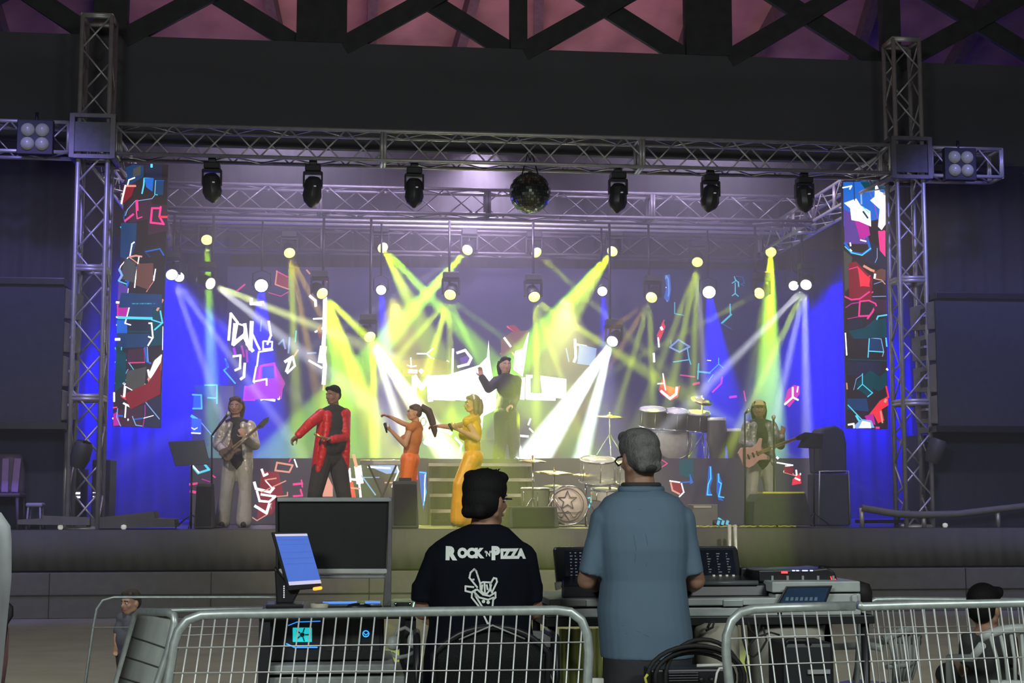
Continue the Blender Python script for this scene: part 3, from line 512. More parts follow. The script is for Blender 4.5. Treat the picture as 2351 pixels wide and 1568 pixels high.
mainc = [('k', 'f', [(636, 622), (662, 636), (662, 662), (634, 652)]), ('p', 2.6, [(634, 622), (661, 636)]), ('o', 3, [(636, 622), (632, 653), (663, 664)]), ('p', 1.6, [(617, 672), (645, 680), (662, 670)]), ('p', 3.5, [(543, 669), (562, 653)]),
 ('w', 6, [(577, 686), (576, 698), (604, 694)]), ('w', 4, [(576, 698), (600, 700)]), ('p', 1.6, [(604, 690), (602, 704)]), ('o', 3.5, [(704, 620), (711, 628)]), ('w', 6, [(722, 640), (728, 640)]), ('p', 4, [(728, 636), (738, 641)]), ('p', 2.2, [(746, 638), (753, 650)]),
 ('w', 6, [(525, 780), (530, 720), (545, 740), (536, 790)]), ('w', 9, [(540, 745), (536, 790), (560, 770), (575, 800), (578, 740)]), ('w', 4, [(543, 742), (562, 748), (560, 772)]), ('w', 8, [(562, 745), (568, 790), (580, 805)]), ('w', 5, [(580, 768), (590, 790), (596, 802)]), ('m', 6, [(537, 800), (540, 812)]), ('m', 5, [(555, 795), (560, 818)]), ('m', 5, [(566, 805), (568, 830)]),
 ('w', 5, [(536, 818), (552, 816), (551, 845), (540, 850)]), ('w', 6, [(562, 835), (560, 865), (553, 870)]), ('c', 3, [(517, 824), (524, 842), (514, 850), (540, 880)]), ('b', 'f', [(517, 824), (526, 838), (520, 850)]), ('l', 3, [(600, 735), (598, 760)]), ('w', 5, [(617, 738), (622, 770), (614, 790)]), ('w', 4, [(604, 784), (604, 802), (624, 800), (625, 785), (606, 783)]), ('w', 4, [(626, 803), (594, 808), (590, 840)]), ('l', 4, [(640, 790), (650, 780), (655, 800)]), ('l', 4, [(665, 775), (662, 810)]), ('c', 3, [(680, 760), (678, 785)]),
 ('m', 'f', [(588, 842), (632, 836), (655, 880), (640, 915), (560, 918), (562, 890), (585, 880)]), ('d', 'f', [(603, 842), (628, 840), (630, 868), (602, 870)]), ('p', 5, [(598, 840), (595, 872)]), ('p', 4, [(602, 839), (630, 834), (634, 865)]), ('w', 4, [(588, 842), (582, 876), (612, 870), (612, 884)]), ('w', 6, [(586, 880), (590, 912), (630, 919)]), ('w', 5, [(614, 870), (620, 895), (640, 916), (641, 898)]), ('p', 4, [(563, 888), (585, 887), (584, 918), (560, 918), (563, 888)]), ('p', 2.6, [(616, 870), (648, 890), (645, 915)]), ('w', 9, [(625, 905), (600, 915)]),
 ('w', 7, [(655, 830), (668, 822), (658, 852)]), ('w', 5, [(672, 818), (677, 840), (660, 856)]), ('o', 4, [(675, 818), (684, 804)]), ('w', 6, [(712, 680), (724, 690), (725, 702)]), ('w', 9, [(746, 680), (745, 760), (742, 800), (746, 840), (743, 880)]), ('w', 16, [(742, 800), (738, 828)]), ('w', 4, [(720, 732), (742, 731)]), ('w', 4, [(724, 762), (742, 752)]), ('k', 'f', [(728, 752), (738, 745), (738, 775), (732, 778)]), ('l', 4, [(706, 811), (725, 810)]), ('w', 5, [(710, 828), (738, 844)]), ('o', 4, [(744, 880), (742, 895)]),
 # centre: white lettering and pale blocks
 ('s', 'f', [(922, 828), (985, 822), (1030, 830), (1030, 866), (925, 864)]), ('w', 3, [(958, 812), (980, 812), (994, 800)]), ('w', 3, [(980, 812), (990, 822)]), ('w', 3, [(943, 822), (944, 842), (935, 838)]), ('w', 3, [(944, 842), (955, 840)]), ('w', 9, [(940, 852), (955, 853)]), ('w', 9, [(966, 851), (968, 853)]), ('w', 9, [(984, 851), (998, 853)]), ('w', 6, [(976, 832), (985, 845), (1010, 852)]), ('w', 6, [(995, 825), (1015, 850), (1028, 830)]), ('w', 5, [(1040, 802), (1038, 870)]), ('v', 'f', [(1055, 822), (1075, 815), (1085, 835), (1060, 840)]), ('w', 6, [(1050, 810), (1068, 804), (1082, 822), (1075, 836), (1052, 842)]),
 ('w', 'f', [(1030, 860), (1100, 838), (1118, 820), (1122, 780), (1124, 820), (1130, 860), (1140, 900), (1136, 990), (1100, 985), (1090, 922), (1010, 915), (1000, 870)]), ('w', 12, [(950, 918), (952, 866), (968, 890), (985, 866), (988, 918)]), ('w', 'f', [(990, 862), (1040, 860), (1045, 920), (992, 918)]),
 ('k', 'f', [(1165, 748), (1182, 746), (1200, 765), (1190, 770)]), ('s', 'f', [(1150, 780), (1175, 762), (1215, 758), (1200, 800), (1150, 818)]), ('w', 5, [(1158, 776), (1172, 795)]), ('w', 5, [(1166, 778), (1195, 798)]), ('p', 4, [(1165, 750), (1188, 764)]), ('o', 4, [(1150, 812), (1170, 800), (1180, 815)]), ('w', 'f', [(1215, 762), (1204, 840), (1200, 865), (1178, 848), (1182, 808)]), ('w', 'f', [(1186, 868), (1206, 866), (1204, 918), (1188, 916)]), ('w', 16, [(1215, 866), (1214, 910), (1270, 912)]), ('w', 'f', [(1240, 862), (1300, 870), (1300, 915), (1245, 912)]), ('d', 'f', [(1218, 868), (1240, 866), (1240, 900), (1218, 902)]),
 ('g', 'f', [(1110, 955), (1140, 940), (1136, 1010), (1104, 1010)]), ('w', 12, [(985, 1005), (978, 1015), (990, 1020)]), ('w', 8, [(1035, 995), (1005, 975), (1022, 1015), (1038, 1030)]), ('o', 5, [(1000, 1000), (1020, 985)]), ('w', 5, [(1045, 1005), (1060, 1020), (1055, 1040)]), ('w', 5, [(1185, 970), (1190, 1000), (1212, 1002)]), ('w', 4, [(1218, 962), (1213, 975)]), ('w', 3.5, [(1216, 984), (1224, 992)]), ('p', 2, [(1180, 985), (1184, 1022)]), ('p', 2, [(1222, 1016), (1245, 1022), (1247, 1012), (1252, 1030), (1264, 1030)]),
 ('w', 6, [(1320, 780), (1322, 820), (1318, 830)]), ('w', 5, [(1320, 790), (1345, 795)]), ('l', 3, [(1300, 800), (1306, 830)]), ('l', 'f', [(1330, 790), (1370, 800), (1365, 840), (1325, 835)]),
 # right half: scattered neon pieces
 ('b', 'f', [(1526, 632), (1538, 630), (1541, 665), (1536, 692), (1524, 685), (1530, 660)]), ('l', 2.6, [(1528, 640), (1530, 633), (1534, 640), (1536, 670), (1534, 680)]), ('w', 2.5, [(1529, 660), (1538, 659)]), ('l', 2.5, [(1526, 680), (1532, 692)]), ('c', 2, [(1549, 694), (1549, 720), (1570, 724)]), ('r', 3, [(1520, 745), (1525, 735)]), ('r', 'f', [(1508, 770), (1522, 738), (1528, 750), (1512, 790)]), ('w', 6, [(1518, 752), (1520, 756)]), ('w', 4, [(1511, 776), (1513, 796)]), ('w', 5, [(1501, 812), (1502, 830)]),
 ('c', 2, [(1686, 635), (1689, 645), (1681, 650)]), ('c', 2, [(1689, 642), (1694, 648)]), ('c', 2.4, [(1688, 650), (1688, 674), (1681, 679)]), ('c', 2.4, [(1688, 674), (1695, 680)]), ('c', 3, [(1695, 647), (1696, 658)]), ('b', 1.4, [(1690, 634), (1705, 636), (1709, 650), (1700, 652), (1708, 656)]), ('c', 3, [(1676, 698), (1677, 722)]), ('c', 4, [(1679, 722), (1657, 742)]), ('b', 1.6, [(1657, 742), (1680, 756)]),
 ('d', 'f', [(1543, 792), (1558, 782), (1578, 795), (1558, 806)]), ('l', 4, [(1538, 797), (1558, 780), (1583, 796), (1560, 808), (1538, 797)]), ('c', 2.5, [(1578, 800), (1582, 824), (1586, 836)]), ('c', 2.5, [(1546, 831), (1580, 826)]), ('l', 1.5, [(1540, 780), (1541, 795)]), ('w', 2, [(1624, 827), (1632, 828)]), ('c', 3, [(1604, 835), (1602, 870)]), ('c', 4, [(1602, 853), (1630, 856)]), ('c', 2, [(1630, 855), (1650, 836), (1650, 822)]), ('c', 2, [(1650, 836), (1660, 844)]), ('c', 2, [(1637, 860), (1626, 876)]),
 ('p', 3, [(1562, 861), (1595, 865)]), ('p', 5, [(1592, 882), (1605, 879)]), ('p', 4, [(1636, 900), (1656, 880), (1658, 866)]), ('r', 'f', [(1512, 895), (1524, 860), (1530, 885), (1548, 890), (1562, 885), (1556, 912), (1540, 920), (1518, 905)]), ('w', 3, [(1522, 858), (1525, 880), (1528, 895)]), ('w', 3, [(1510, 881), (1524, 880)]), ('w', 6, [(1518, 898), (1538, 915), (1552, 905), (1554, 890)]), ('p', 5, [(1676, 912), (1690, 910)]), ('p', 3, [(1708, 898), (1712, 920)]), ('r', 'f', [(1800, 925), (1808, 895), (1822, 884), (1836, 886), (1836, 905), (1812, 935)]), ('w', 4.5, [(1802, 928), (1820, 912), (1820, 890)]), ('w', 4.5, [(1820, 912), (1832, 918)]), ('w', 3, [(1832, 888), (1830, 900)])]
screen('led_wall', 'big dark LED wall behind the band with neon cubes and white lettering', [(522, 612), (1858, 620), (1858, 1056), (522, 1056)], 25.6, mainc, base=(.012, .012, .16), bp=.45)
side = [('b', 'f', [(445, 906), (463, 906), (463, 938), (443, 938)]), ('t', 'f', [(448, 886), (500, 884), (500, 926), (452, 900)]), ('c', 3.4, [(442, 906), (462, 907), (463, 938), (443, 938)]), ('c', 3.4, [(470, 884), (498, 884), (498, 926)]), ('c', 3, [(477, 913), (498, 914)]), ('c', 6, [(440, 955), (456, 965)]), ('l', 2, [(460, 968), (490, 1003)]), ('b', 'f', [(440, 960), (462, 962), (462, 995), (440, 995)]), ('w', 2, [(440, 982), (446, 986), (453, 982)]), ('w', 3, [(440, 994), (460, 995)]), ('g', 'f', [(505, 886), (536, 886), (536, 980), (505, 980)])]
screen('led_side_screen', 'short LED panel with cyan neon squares behind the left guitarist', [(447, 884), (538, 884), (538, 1064), (438, 1064)], 24.6, side, base=(.05, .06, .11))
# the riser with LED front
RY0, RY1, RZ = 21.6, 24.8, 2.0
xr0, xr1 = X(436, RY0), X(1872, RY0)
riser = thing('band_riser', 'low band platform with stair in the middle across the stage', 'stage riser', ((xr0+xr1)/2, RY0, FLOOR))
MB().bb((xr0, RY0+.1, RZ-.06), (xr1, RY1, RZ)).build('platform', DECK, riser)
for i in range(8): MB().bb((xr0+.05+i*(xr1-xr0-.2)/7, RY1-.2, FLOOR), (xr0+.15+i*(xr1-xr0-.2)/7, RY1-.1, RZ-.06)).build('leg', DARKM, riser)
sx0, sx1 = X(984, 21.4), X(1222, 21.4)
st = thing('stage_stairs', 'pale edged stairs up to the riser behind the tall woman singer', 'stairs', ((sx0+sx1)/2, 20.9, FLOOR))
for i in range(4):
    z = FLOOR+(i+1)*.22; MB().bb((sx0, 20.7+i*.22, z-.045), (sx1, 20.7+i*.22+.24, z)).build('tread', mat('stair_edge', (.42, .42, .36), .6), st)
for x in (sx0+.02, sx1-.02):
    mb = MB()
    for i in range(4): mb.bb((x-.02, 20.72+i*.22, FLOOR), (x+.02, 20.94+i*.22, FLOOR+(i+1)*.22-.045))
    mb.build('side_panel', BLACK, st)
f1 = [('k', 'f', [(600, 1080), (640, 1085), (650, 1130), (625, 1180), (590, 1190)]), ('o', 4, [(636, 1062), (672, 1068), (664, 1084), (632, 1080), (636, 1062)]), ('p', 3, [(664, 1060), (668, 1052)]), ('w', 3, [(676, 1055), (682, 1072)]), ('w', 5, [(601, 1078), (606, 1092), (614, 1088)]), ('o', 3, [(608, 1102), (634, 1098)]), ('w', 6, [(584, 1108), (588, 1122), (620, 1130), (628, 1120)]), ('o', 2.5, [(600, 1130), (656, 1104)]), ('w', 5, [(590, 1128), (596, 1150), (618, 1152), (632, 1140), (600, 1135)]), ('w', 2.5, [(610, 1104), (628, 1124)]), ('o', 2.5, [(634, 1140), (660, 1138), (660, 1130)]), ('w', 6, [(586, 1162), (612, 1178), (618, 1158)]), ('w', 4, [(622, 1156), (622, 1170)]), ('o', 2.5, [(570, 1182), (590, 1195), (612, 1182)]), ('p', 5, [(674, 1112), (694, 1110)]), ('p', 3, [(692, 1102), (694, 1118)]), ('p', 4, [(674, 1139), (694, 1138), (690, 1124)]),
 ('c', 5, [(438, 1066), (468, 1064), (480, 1078), (455, 1086), (438, 1066)]), ('w', 3, [(440, 1066), (456, 1084)]), ('p', 5, [(436, 1112), (452, 1110)]), ('p', 6, [(438, 1128), (448, 1130)]), ('m', 2.5, [(464, 1100), (482, 1106)]), ('p', 3, [(486, 1090), (494, 1096)]),
 ('o', 'f', [(734, 1126), (752, 1092), (764, 1116), (764, 1140), (736, 1140)]), ('w', 3, [(740, 1128), (762, 1125)]), ('w', 14, [(798, 1080), (800, 1110)]), ('w', 16, [(822, 1075), (826, 1105)]), ('o', 7, [(812, 1045), (818, 1070)]), ('r', 10, [(806, 1110), (812, 1142)]), ('w', 5, [(804, 1100), (824, 1102), (828, 1140)]), ('o', 4, [(806, 1120), (826, 1122)]), ('l', 3, [(830, 1092), (862, 1136)]), ('l', 'f', [(850, 1056), (910, 1055), (916, 1085), (888, 1088), (845, 1070)]), ('w', 4, [(845, 1072), (895, 1075)]), ('w', 3, [(860, 1062), (905, 1056), (915, 1082), (900, 1118)]), ('o', 3, [(884, 1108), (902, 1108)]), ('l', 2, [(832, 1096), (870, 1096)]),
 ('b', 'f', [(962, 1082), (979, 1082), (979, 1130), (972, 1170), (966, 1130)]), ('c', 2.5, [(964, 1084), (978, 1086), (974, 1112), (978, 1130), (972, 1160)]), ('w', 2, [(976, 1090), (974, 1150)]), ('p', 3, [(956, 1084), (958, 1100)])]
f2 = [('c', 3, [(1340, 1145), (1360, 1142), (1352, 1165)]), ('t', 'f', [(1560, 1055), (1592, 1055), (1592, 1100), (1560, 1090)]), ('k', 'f', [(1540, 1105), (1565, 1108), (1568, 1135), (1545, 1128)]), ('w', 3, [(1538, 1104), (1564, 1108), (1570, 1130), (1560, 1140)]), ('o', 4, [(1540, 1108), (1544, 1126), (1560, 1134)]), ('b', 3, [(1562, 1108), (1588, 1106), (1584, 1090)]), ('b', 'f', [(1584, 1088), (1592, 1108), (1584, 1112)]), ('p', 2, [(1520, 1056), (1532, 1064), (1520, 1072)]), ('b', 'f', [(1627, 1070), (1634, 1070), (1636, 1100), (1630, 1120), (1634, 1138), (1620, 1138), (1624, 1110)]), ('c', 2.6, [(1631, 1072), (1632, 1098), (1626, 1112), (1624, 1136), (1634, 1136)]), ('b', 'f', [(1646, 1088), (1650, 1086), (1658, 1108), (1654, 1140), (1662, 1150), (1650, 1148), (1645, 1130)]), ('c', 2.6, [(1650, 1088), (1650, 1106), (1656, 1110), (1650, 1140), (1662, 1142)]),
 ('c', 3, [(1738, 1104), (1736, 1124)]), ('w', 5, [(1784, 1050), (1786, 1052)]), ('w', 3, [(1784, 1062), (1820, 1068), (1804, 1070), (1800, 1084), (1820, 1088)]), ('o', 3, [(1800, 1084), (1828, 1092)]), ('w', 4, [(1828, 1080), (1830, 1096), (1838, 1088)]), ('r', 'f', [(1820, 1100), (1836, 1086), (1840, 1110), (1818, 1114)]), ('w', 4, [(1826, 1098), (1836, 1102)]), ('k', 'f', [(1800, 1070), (1822, 1074), (1820, 1090), (1800, 1084)]), ('t', 1.5, [(1815, 1056), (1836, 1066), (1840, 1090)]), ('c', 4, [(1650, 1190), (1660, 1196)])]
screen('led_riser_front', 'left half of the LED riser front with red and orange neon shapes', [(436, 1052), (982, 1052), (982, 1203), (436, 1203)], RY0, f1, base=(.085, .07, .1), bp=.5)
screen('led_riser_front', 'right half of the LED riser front behind the drum kit, small cyan shapes', [(1224, 1052), (1872, 1052), (1872, 1202), (1224, 1202)], RY0, f2, base=(.07, .085, .1), bp=.5)
# ---------------------------------------------------------------- things standing on and beside the stage
def prism_px(mb, pts, Y, depth, m=0):                 # outline at depth Y, extruded back by its real depth
    a = [P(x, y, Y) for x, y in pts]; b = [p+V((0, depth, 0)) for p in a]; n = len(a)
    mb.add(a+b, [tuple(range(n)), tuple(range(2*n-1, n-1, -1))]+[(i, i+n, (i+1) % n+n, (i+1) % n) for i in range(n)], m); return mb
def floorY(px, Y, z=FLOOR): return V((X(px, Y), Y, z))
GEARB = mat('gear_cover', (.06, .065, .07), .8, var=.2, bump=.4, bscale=8)
# boxes along the stage edge
def monitor_box(px0, px1, top, Y, d, label, cap=0, name='floor_monitor'):
    x0, x1, zt_ = X(px0, Y), X(px1, Y), P(px0, top, Y).z
    t = thing(name, label, 'speaker', ((x0+x1)/2, Y+d/2, FLOOR))
    w_ = .03; MB().loft([[V((x0, Y, FLOOR+.005)), V((x1, Y, FLOOR+.005)), V((x1, Y+d, FLOOR+.005)), V((x0, Y+d, FLOOR+.005))], [V((x0+w_, Y+.02, zt_)), V((x1-w_, Y+.02, zt_)), V((x1-w_, Y+d-.05, zt_-.0)), V((x0+w_, Y+d-.05, zt_))]], sm=False).build('cabinet', GEARB, t, bevel=.012)
    MB().box(((x0+x1)/2, Y-.004, (FLOOR+zt_)/2), ((x1-x0)*.8, .012, (zt_-FLOOR)*.86)).build('grille', mat('speaker_grille', (.05, .05, .05), .6, bump=1, bscale=200), t)
    if cap: MB().box(((x0+x1)/2, Y+.1, zt_+.02), (cap, .12, .04)).build('handle', DARKM, t)
    return t
monitor_box(446, 490, 1110, 18.95, .45, 'tall dark box in front of the left guitarist')
monitor_box(898, 962, 1104, 18.95, .45, 'tall dark box in front of the shorter woman singer', cap=.16)
monitor_box(1166, 1284, 1163, 18.95, .5, 'wide low dark box at the stage edge right of the seated man')
def wedge(pts, Y, d, label, lit=None):
    t = thing('wedge_monitor', label, 'speaker', floorY(pts[0][0], Y))
    prism_px(MB(), pts, Y, d).build('cabinet', GEARB, t, bevel=.01)
    if lit:
        MB().bb(P(lit[0], lit[2], Y+.02), P(lit[1], lit[2]+4, Y+.3)+V((0, 0, 0))).build('top_edge', mat('yellow_lit_top', (.85, .8, .02), .5), t)  # yellow light on the top, put into the colour of this strip
    return t
wedge([(1730, 1206), (1732, 1152), (1745, 1134), (1850, 1132), (1866, 1206)], 19.0, .5, 'large dark wedge box with yellow light painted along its top edge before the right guitarist', (1752, 1832, 1129))
# covered racks at the right of the stage
t = thing('covered_rack', 'black draped equipment stack at the right edge of the stage', 'equipment rack', floorY(1915, 19.8))
prism_px(MB(), [(1884, 1086), (1880, 1010), (1890, 984), (1918, 976), (1938, 988), (1944, 1016), (1945, 1086)], 19.8, .5).build('cover', mat('dark_cover', (.05, .055, .075), .8, bump=.5, bscale=5), t, bevel=.03)
prism_px(MB(), [(1882, 1206), (1882, 1088), (1950, 1088), (1952, 1206)], 19.8, .55).build('case', GEARB, t, bevel=.01)
f = MB(); f.tube([P(1880, 1204, 19.78), P(1882, 1082, 19.78), P(1948, 1081, 19.78), P(1952, 1204, 19.78)], .012, 6); f.build('case_edging', ALU, t)
t = thing('music_stand', 'black music stand by the draped stack at the right', 'music stand', floorY(1868, 19.5))
prism_px(MB(), [(1832, 1028), (1848, 992), (1890, 996), (1888, 1030)], 19.5, .03).build('desk', BLACK, t, bevel=.004)
MB().cyl(P(1868, 1028, 19.55), floorY(1868, 19.55), .012).build('pole', DARKM, t)
l = MB(); q = floorY(1868, 19.55)
for k in range(3): l.cyl(q+V((0, 0, .18)), q+V((math.cos(k*2.1)*.22, math.sin(k*2.1)*.22, .012)), .009)
l.build('tripod_foot', DARKM, t)
t = thing('music_stand', 'wide black music stand in front of the left guitarist', 'music stand', floorY(440, 19.0))
prism_px(MB(), [(386, 1014), (468, 1010), (482, 1066), (402, 1070)], 19.0, .035).build('desk', mat('stand_desk', (.07, .08, .1), .6), t, bevel=.004)
MB().cyl(P(440, 1066, 19.05), floorY(440, 19.05), .012).build('pole', DARKM, t)
l = MB(); q = floorY(440, 19.05)
for k in range(3): l.cyl(q+V((0, 0, .18)), q+V((math.cos(k*2.1+.5)*.24, math.sin(k*2.1+.5)*.24, .012)), .009)
l.build('tripod_foot', DARKM, t)
# microphone stands
def mic_stand(px, ptop, Y, label, lean=0, z0=FLOOR, micpx=None):
    b = floorY(px, Y, z0); tp = P(px+lean, ptop, Y); t = thing('microphone_stand', label, 'microphone stand', b)
    MB().cyl(b+V((0, 0, .02)), tp, .011).build('pole', DARKM, t)
    MB().lathe([(0, 0), (.13, .005), (.13, .02), (.02, .035)], b, (0, 0, 1), 20).build('base', DARKM, t)
    e = P(micpx[0], micpx[1], Y) if micpx else tp+V((-.06, -.02, .03))
    d = (e-tp).normalized() if (e-tp).length > .01 else V((0, 0, 1))
    m_ = MB(); m_.cyl(tp, e, .012, .018); m_.build('microphone', BLKP, t)
    MB().ell(e, (.028, .028, .032)).build('microphone_head', mat('mic_grille', (.55, .55, .5), .4, .6), t)
mic_stand(1710, 950, 19.35, 'microphone stand at the face of the right guitarist', micpx=(1718, 942))
mic_stand(1776, 970, 19.2, 'dark straight stand right beside the right guitarist', micpx=(1776, 958))
mic_stand(488, 1000, 19.35, 'thin microphone boom stand left of the left guitarist, reaching his mouth', lean=-2, micpx=(524, 950))
# drums
SHELL = mat('drum_shell', (.34, .36, .33), .25, .1, var=.15); HEADW = mat('drum_head', (.82, .8, .76), .5); BRASS = mat('cymbal_bronze', (.75, .62, .3), .25, 1.0)
CLEAR = mat('clear_shell', (.7, .72, .68), .15, alpha=.42)
def drum(mb_parent, name, c, r, L, ax, shell=SHELL, lugs=6, hm=HEADW):
    ax = V(ax).normalized(); c = V(c)
    o = MB().lathe([(r, -L/2), (r*1.01, -L*.3), (r*1.01, L*.3), (r, L/2)], c, ax, 28).build(name, shell, mb_parent)
    MB().lathe([(0, L/2+.004), (r*.98, L/2+.004), (r*.98, L/2), (0, L/2)], c, ax, 28).build('drum_head', hm, o)
    MB().lathe([(0, -L/2-.004), (r*.98, -L/2-.004), (r*.98, -L/2), (0, -L/2)], c, ax, 28).build('drum_head', hm, o)
    h = MB()
    for s_ in (-1, 1): h.tube([c+ax*s_*L/2+(basis(ax)[0]*math.cos(a)+basis(ax)[1]*math.sin(a))*r*1.02 for a in [2*PI*k/28 for k in range(28)]], .011, 6, closed=True)
    h.build('hoop', CHROME, o)
    lg = MB()
    for k in range(lugs):
        u = basis(ax)[0]*math.cos(2*PI*k/lugs)+basis(ax)[1]*math.sin(2*PI*k/lugs); lg.cyl(c+u*r*1.03-ax*L*.4, c+u*r*1.03+ax*L*.4, .007, n=6)
    lg.build('tension_rod', CHROME, o); return o
def cymbal(px, py, Y, r, label, z0=FLOOR, tilt=.12, name='cymbal_stand'):
    c = P(px, py, Y); b = V((c.x, Y, z0)); t = thing(name, label, 'cymbal', b); ax = V((tilt*.3, -tilt, 1)).normalized()
    MB().lathe([(0, .028), (.03, .022), (.045, .008), (r*.6, .004), (r, -.012), (r*.6, -.001), (.045, .003), (0, .02)], c, ax, 32).build('cymbal', BRASS, t)
    MB().cyl(b+V((0, 0, .25)), c+V((0, 0, .06)), .011).build('pole', CHROME, t)
    l = MB()
    for k in range(3): l.cyl(b+V((0, 0, .4)), b+V((math.cos(k*2.1+.4)*.28, math.sin(k*2.1+.4)*.28, .012)), .009)
    l.build('tripod_leg', CHROME, t)
    MB().ell(c+V((0, 0, .055)), .016).build('wing_nut', BRASS, t)
kit = thing('drum_kit', 'clear shelled drum kit with a star on the bass drum head', 'drum kit', floorY(1320, 20.3))
Yk = 19.9
bc = P(1305, 1174, Yk); br = 44/S(Yk); bc.z = FLOOR+br+.03
bd = drum(kit, 'bass_drum', bc+V((0, .25, 0)), br, .42, (0.08, -1, 0), SHELL, 8, mat('bass_head', (.78, .66, .6), .5))
INKD = mat('dark_print', (.08, .07, .07), .6)
s_ = MB(); cc = bc+V((-.0, .02, 0)); pts = []
fx, fz = bc.x-.01, bc.z+.06; yy = bc.y+.25-.21-.03
for k in range(11):
    a = PI/2+k*PI/5; rr = .13 if k % 2 == 0 else .055; pts.append(V((fx+rr*math.cos(a), yy, fz+rr*math.sin(a))))
s_.ribbon(pts, .012)
s_.ribbon([V((fx+br*.86*math.cos(2*PI*k/28), yy, bc.z+br*.86*math.sin(2*PI*k/28))) for k in range(29)], .01)
s_.ribbon([V((fx-.2, yy, bc.z-.1)), V((fx+.18, yy, bc.z-.1))], .008)
s_.ribbon([V((fx-.18+.36*k/10, yy, bc.z-.2+.12*abs(math.cos(k*.63)))) for k in range(11)], .01)
s_.build('star_emblem', INKD, bd, solid=.002)
for px, py, r, L in ((1372, 1080, .24, .3), (1450, 1086, .2, .28)):
    drum(kit, 'tom_drum', P(px, py, Yk+.15), r, L, (0, -.25, 1), CLEAR, 6, mat('clear_head', (.8, .8, .75), .3, alpha=.5))
drum(kit, 'floor_tom', P(1230, 1150, Yk+.2), .2, .34, (0, -.05, 1), mat('smoky_shell', (.2, .22, .16), .2), 6)
drum(kit, 'snare_drum', P(1388, 1135, Yk+.2), .18, .14, (0, -.15, 1), mat('white_shell', (.6, .6, .55), .3), 8)
rk = MB(); rk.tube([P(1345, 1115, Yk+.1), P(1400, 1112, Yk+.1), P(1455, 1118, Yk+.1)], .018, 8)
for px in (1345, 1400, 1455): rk.cyl(P(px, 1112, Yk+.1), floorY(px, Yk+.1), .016)
rk.build('rack_pipe', CHROME, kit)
th = MB(); th.ell(floorY(1270, Yk+.9)+V((0, 0, .52)), (.17, .17, .05)); th.cyl(floorY(1270, Yk+.9), floorY(1270, Yk+.9)+V((0, 0, .5)), .02); th.build('drum_stool', BLACK, kit)
cymbal(1223, 1057, Yk, .19, 'high flat cymbal on a straight stand left of the front drum kit')
cymbal(1272, 1084, Yk-.05, .26, 'wide ride cymbal above the star bass drum')
cymbal(1345, 1090, Yk+.3, .2, 'cymbal half hidden behind the clear tom drum')
# second percussion set up on the riser at the right
kit2 = thing('percussion_set', 'hazy percussion set on the riser behind the grey haired man', 'drum kit', V((X(1530, 22.6), 22.6, RZ)))
for px, py, r, L in ((1498, 958, .21, .26), (1548, 962, .21, .26), (1600, 966, .2, .26)):
    drum(kit2, 'tom_drum', P(px, py, 22.5), r, L, (0, -.3, 1), mat('olive_shell', (.11, .115, .06), .3), 6)
drum(kit2, 'bass_drum', V((X(1545, 22.6), 22.7, RZ+.3)), .28, .4, (0, -1, 0), mat('olive_shell', (.11, .115, .06), .3), 8)
rk = MB(); 
for px in (1470, 1580, 1625): rk.cyl(P(px, 980, 22.5), V((X(px, 22.5), 22.5, RZ)), .02)
rk.tube([P(1470, 990, 22.5), P(1625, 992, 22.5)], .02, 8); rk.build('rack_pipe', CHROME, kit2)
cymbal(1400, 956, 22.3, .24, 'pale cymbal catching the white beam beside the percussion set', z0=RZ)
cymbal(1612, 918, 22.4, .17, 'small tilted cymbal above the percussion set', z0=RZ, tilt=.6)
for px, y0, lab in ((1648, 960, 'tall conga drum at the right end of the percussion set'), (1690, 985, 'shorter conga drum nearest the right guitarist on the riser')):
    Yc = 22.3; tp = P(px, y0, Yc).z-RZ; t = thing('conga_drum', lab, 'drum', V((X(px, Yc), Yc, RZ)))
    MB().lathe([(.11, .02), (.13, .2), (.16, tp*.55), (.14, tp)], (X(px, Yc), Yc, RZ), (0, 0, 1), 24).build('shell', mat('conga_shell', (.15, .14, .1), .35), t)
    MB().lathe([(0, tp+.004), (.14, tp+.004), (.145, tp-.04)], (X(px, Yc), Yc, RZ), (0, 0, 1), 24).build('drum_head', HEADW, t)
# keyboard rig at left of the riser centre (glimpsed behind the red jacket)
t = thing('keyboard', 'white keyboard on a stand behind the man in the red jacket', 'keyboard', floorY(875, 20.9))
MB().box(P(878, 1062, 20.9), (.62, .25, .07)).build('keyboard_body', mat('keyboard_shell', (.55, .6, .6), .4), t, bevel=.01)
l = MB()
for s in (-1, 1): l.cyl(P(878+s*32, 1068, 20.9), floorY(878-s*32, 20.9), .015)
l.build('stand', DARKM, t)
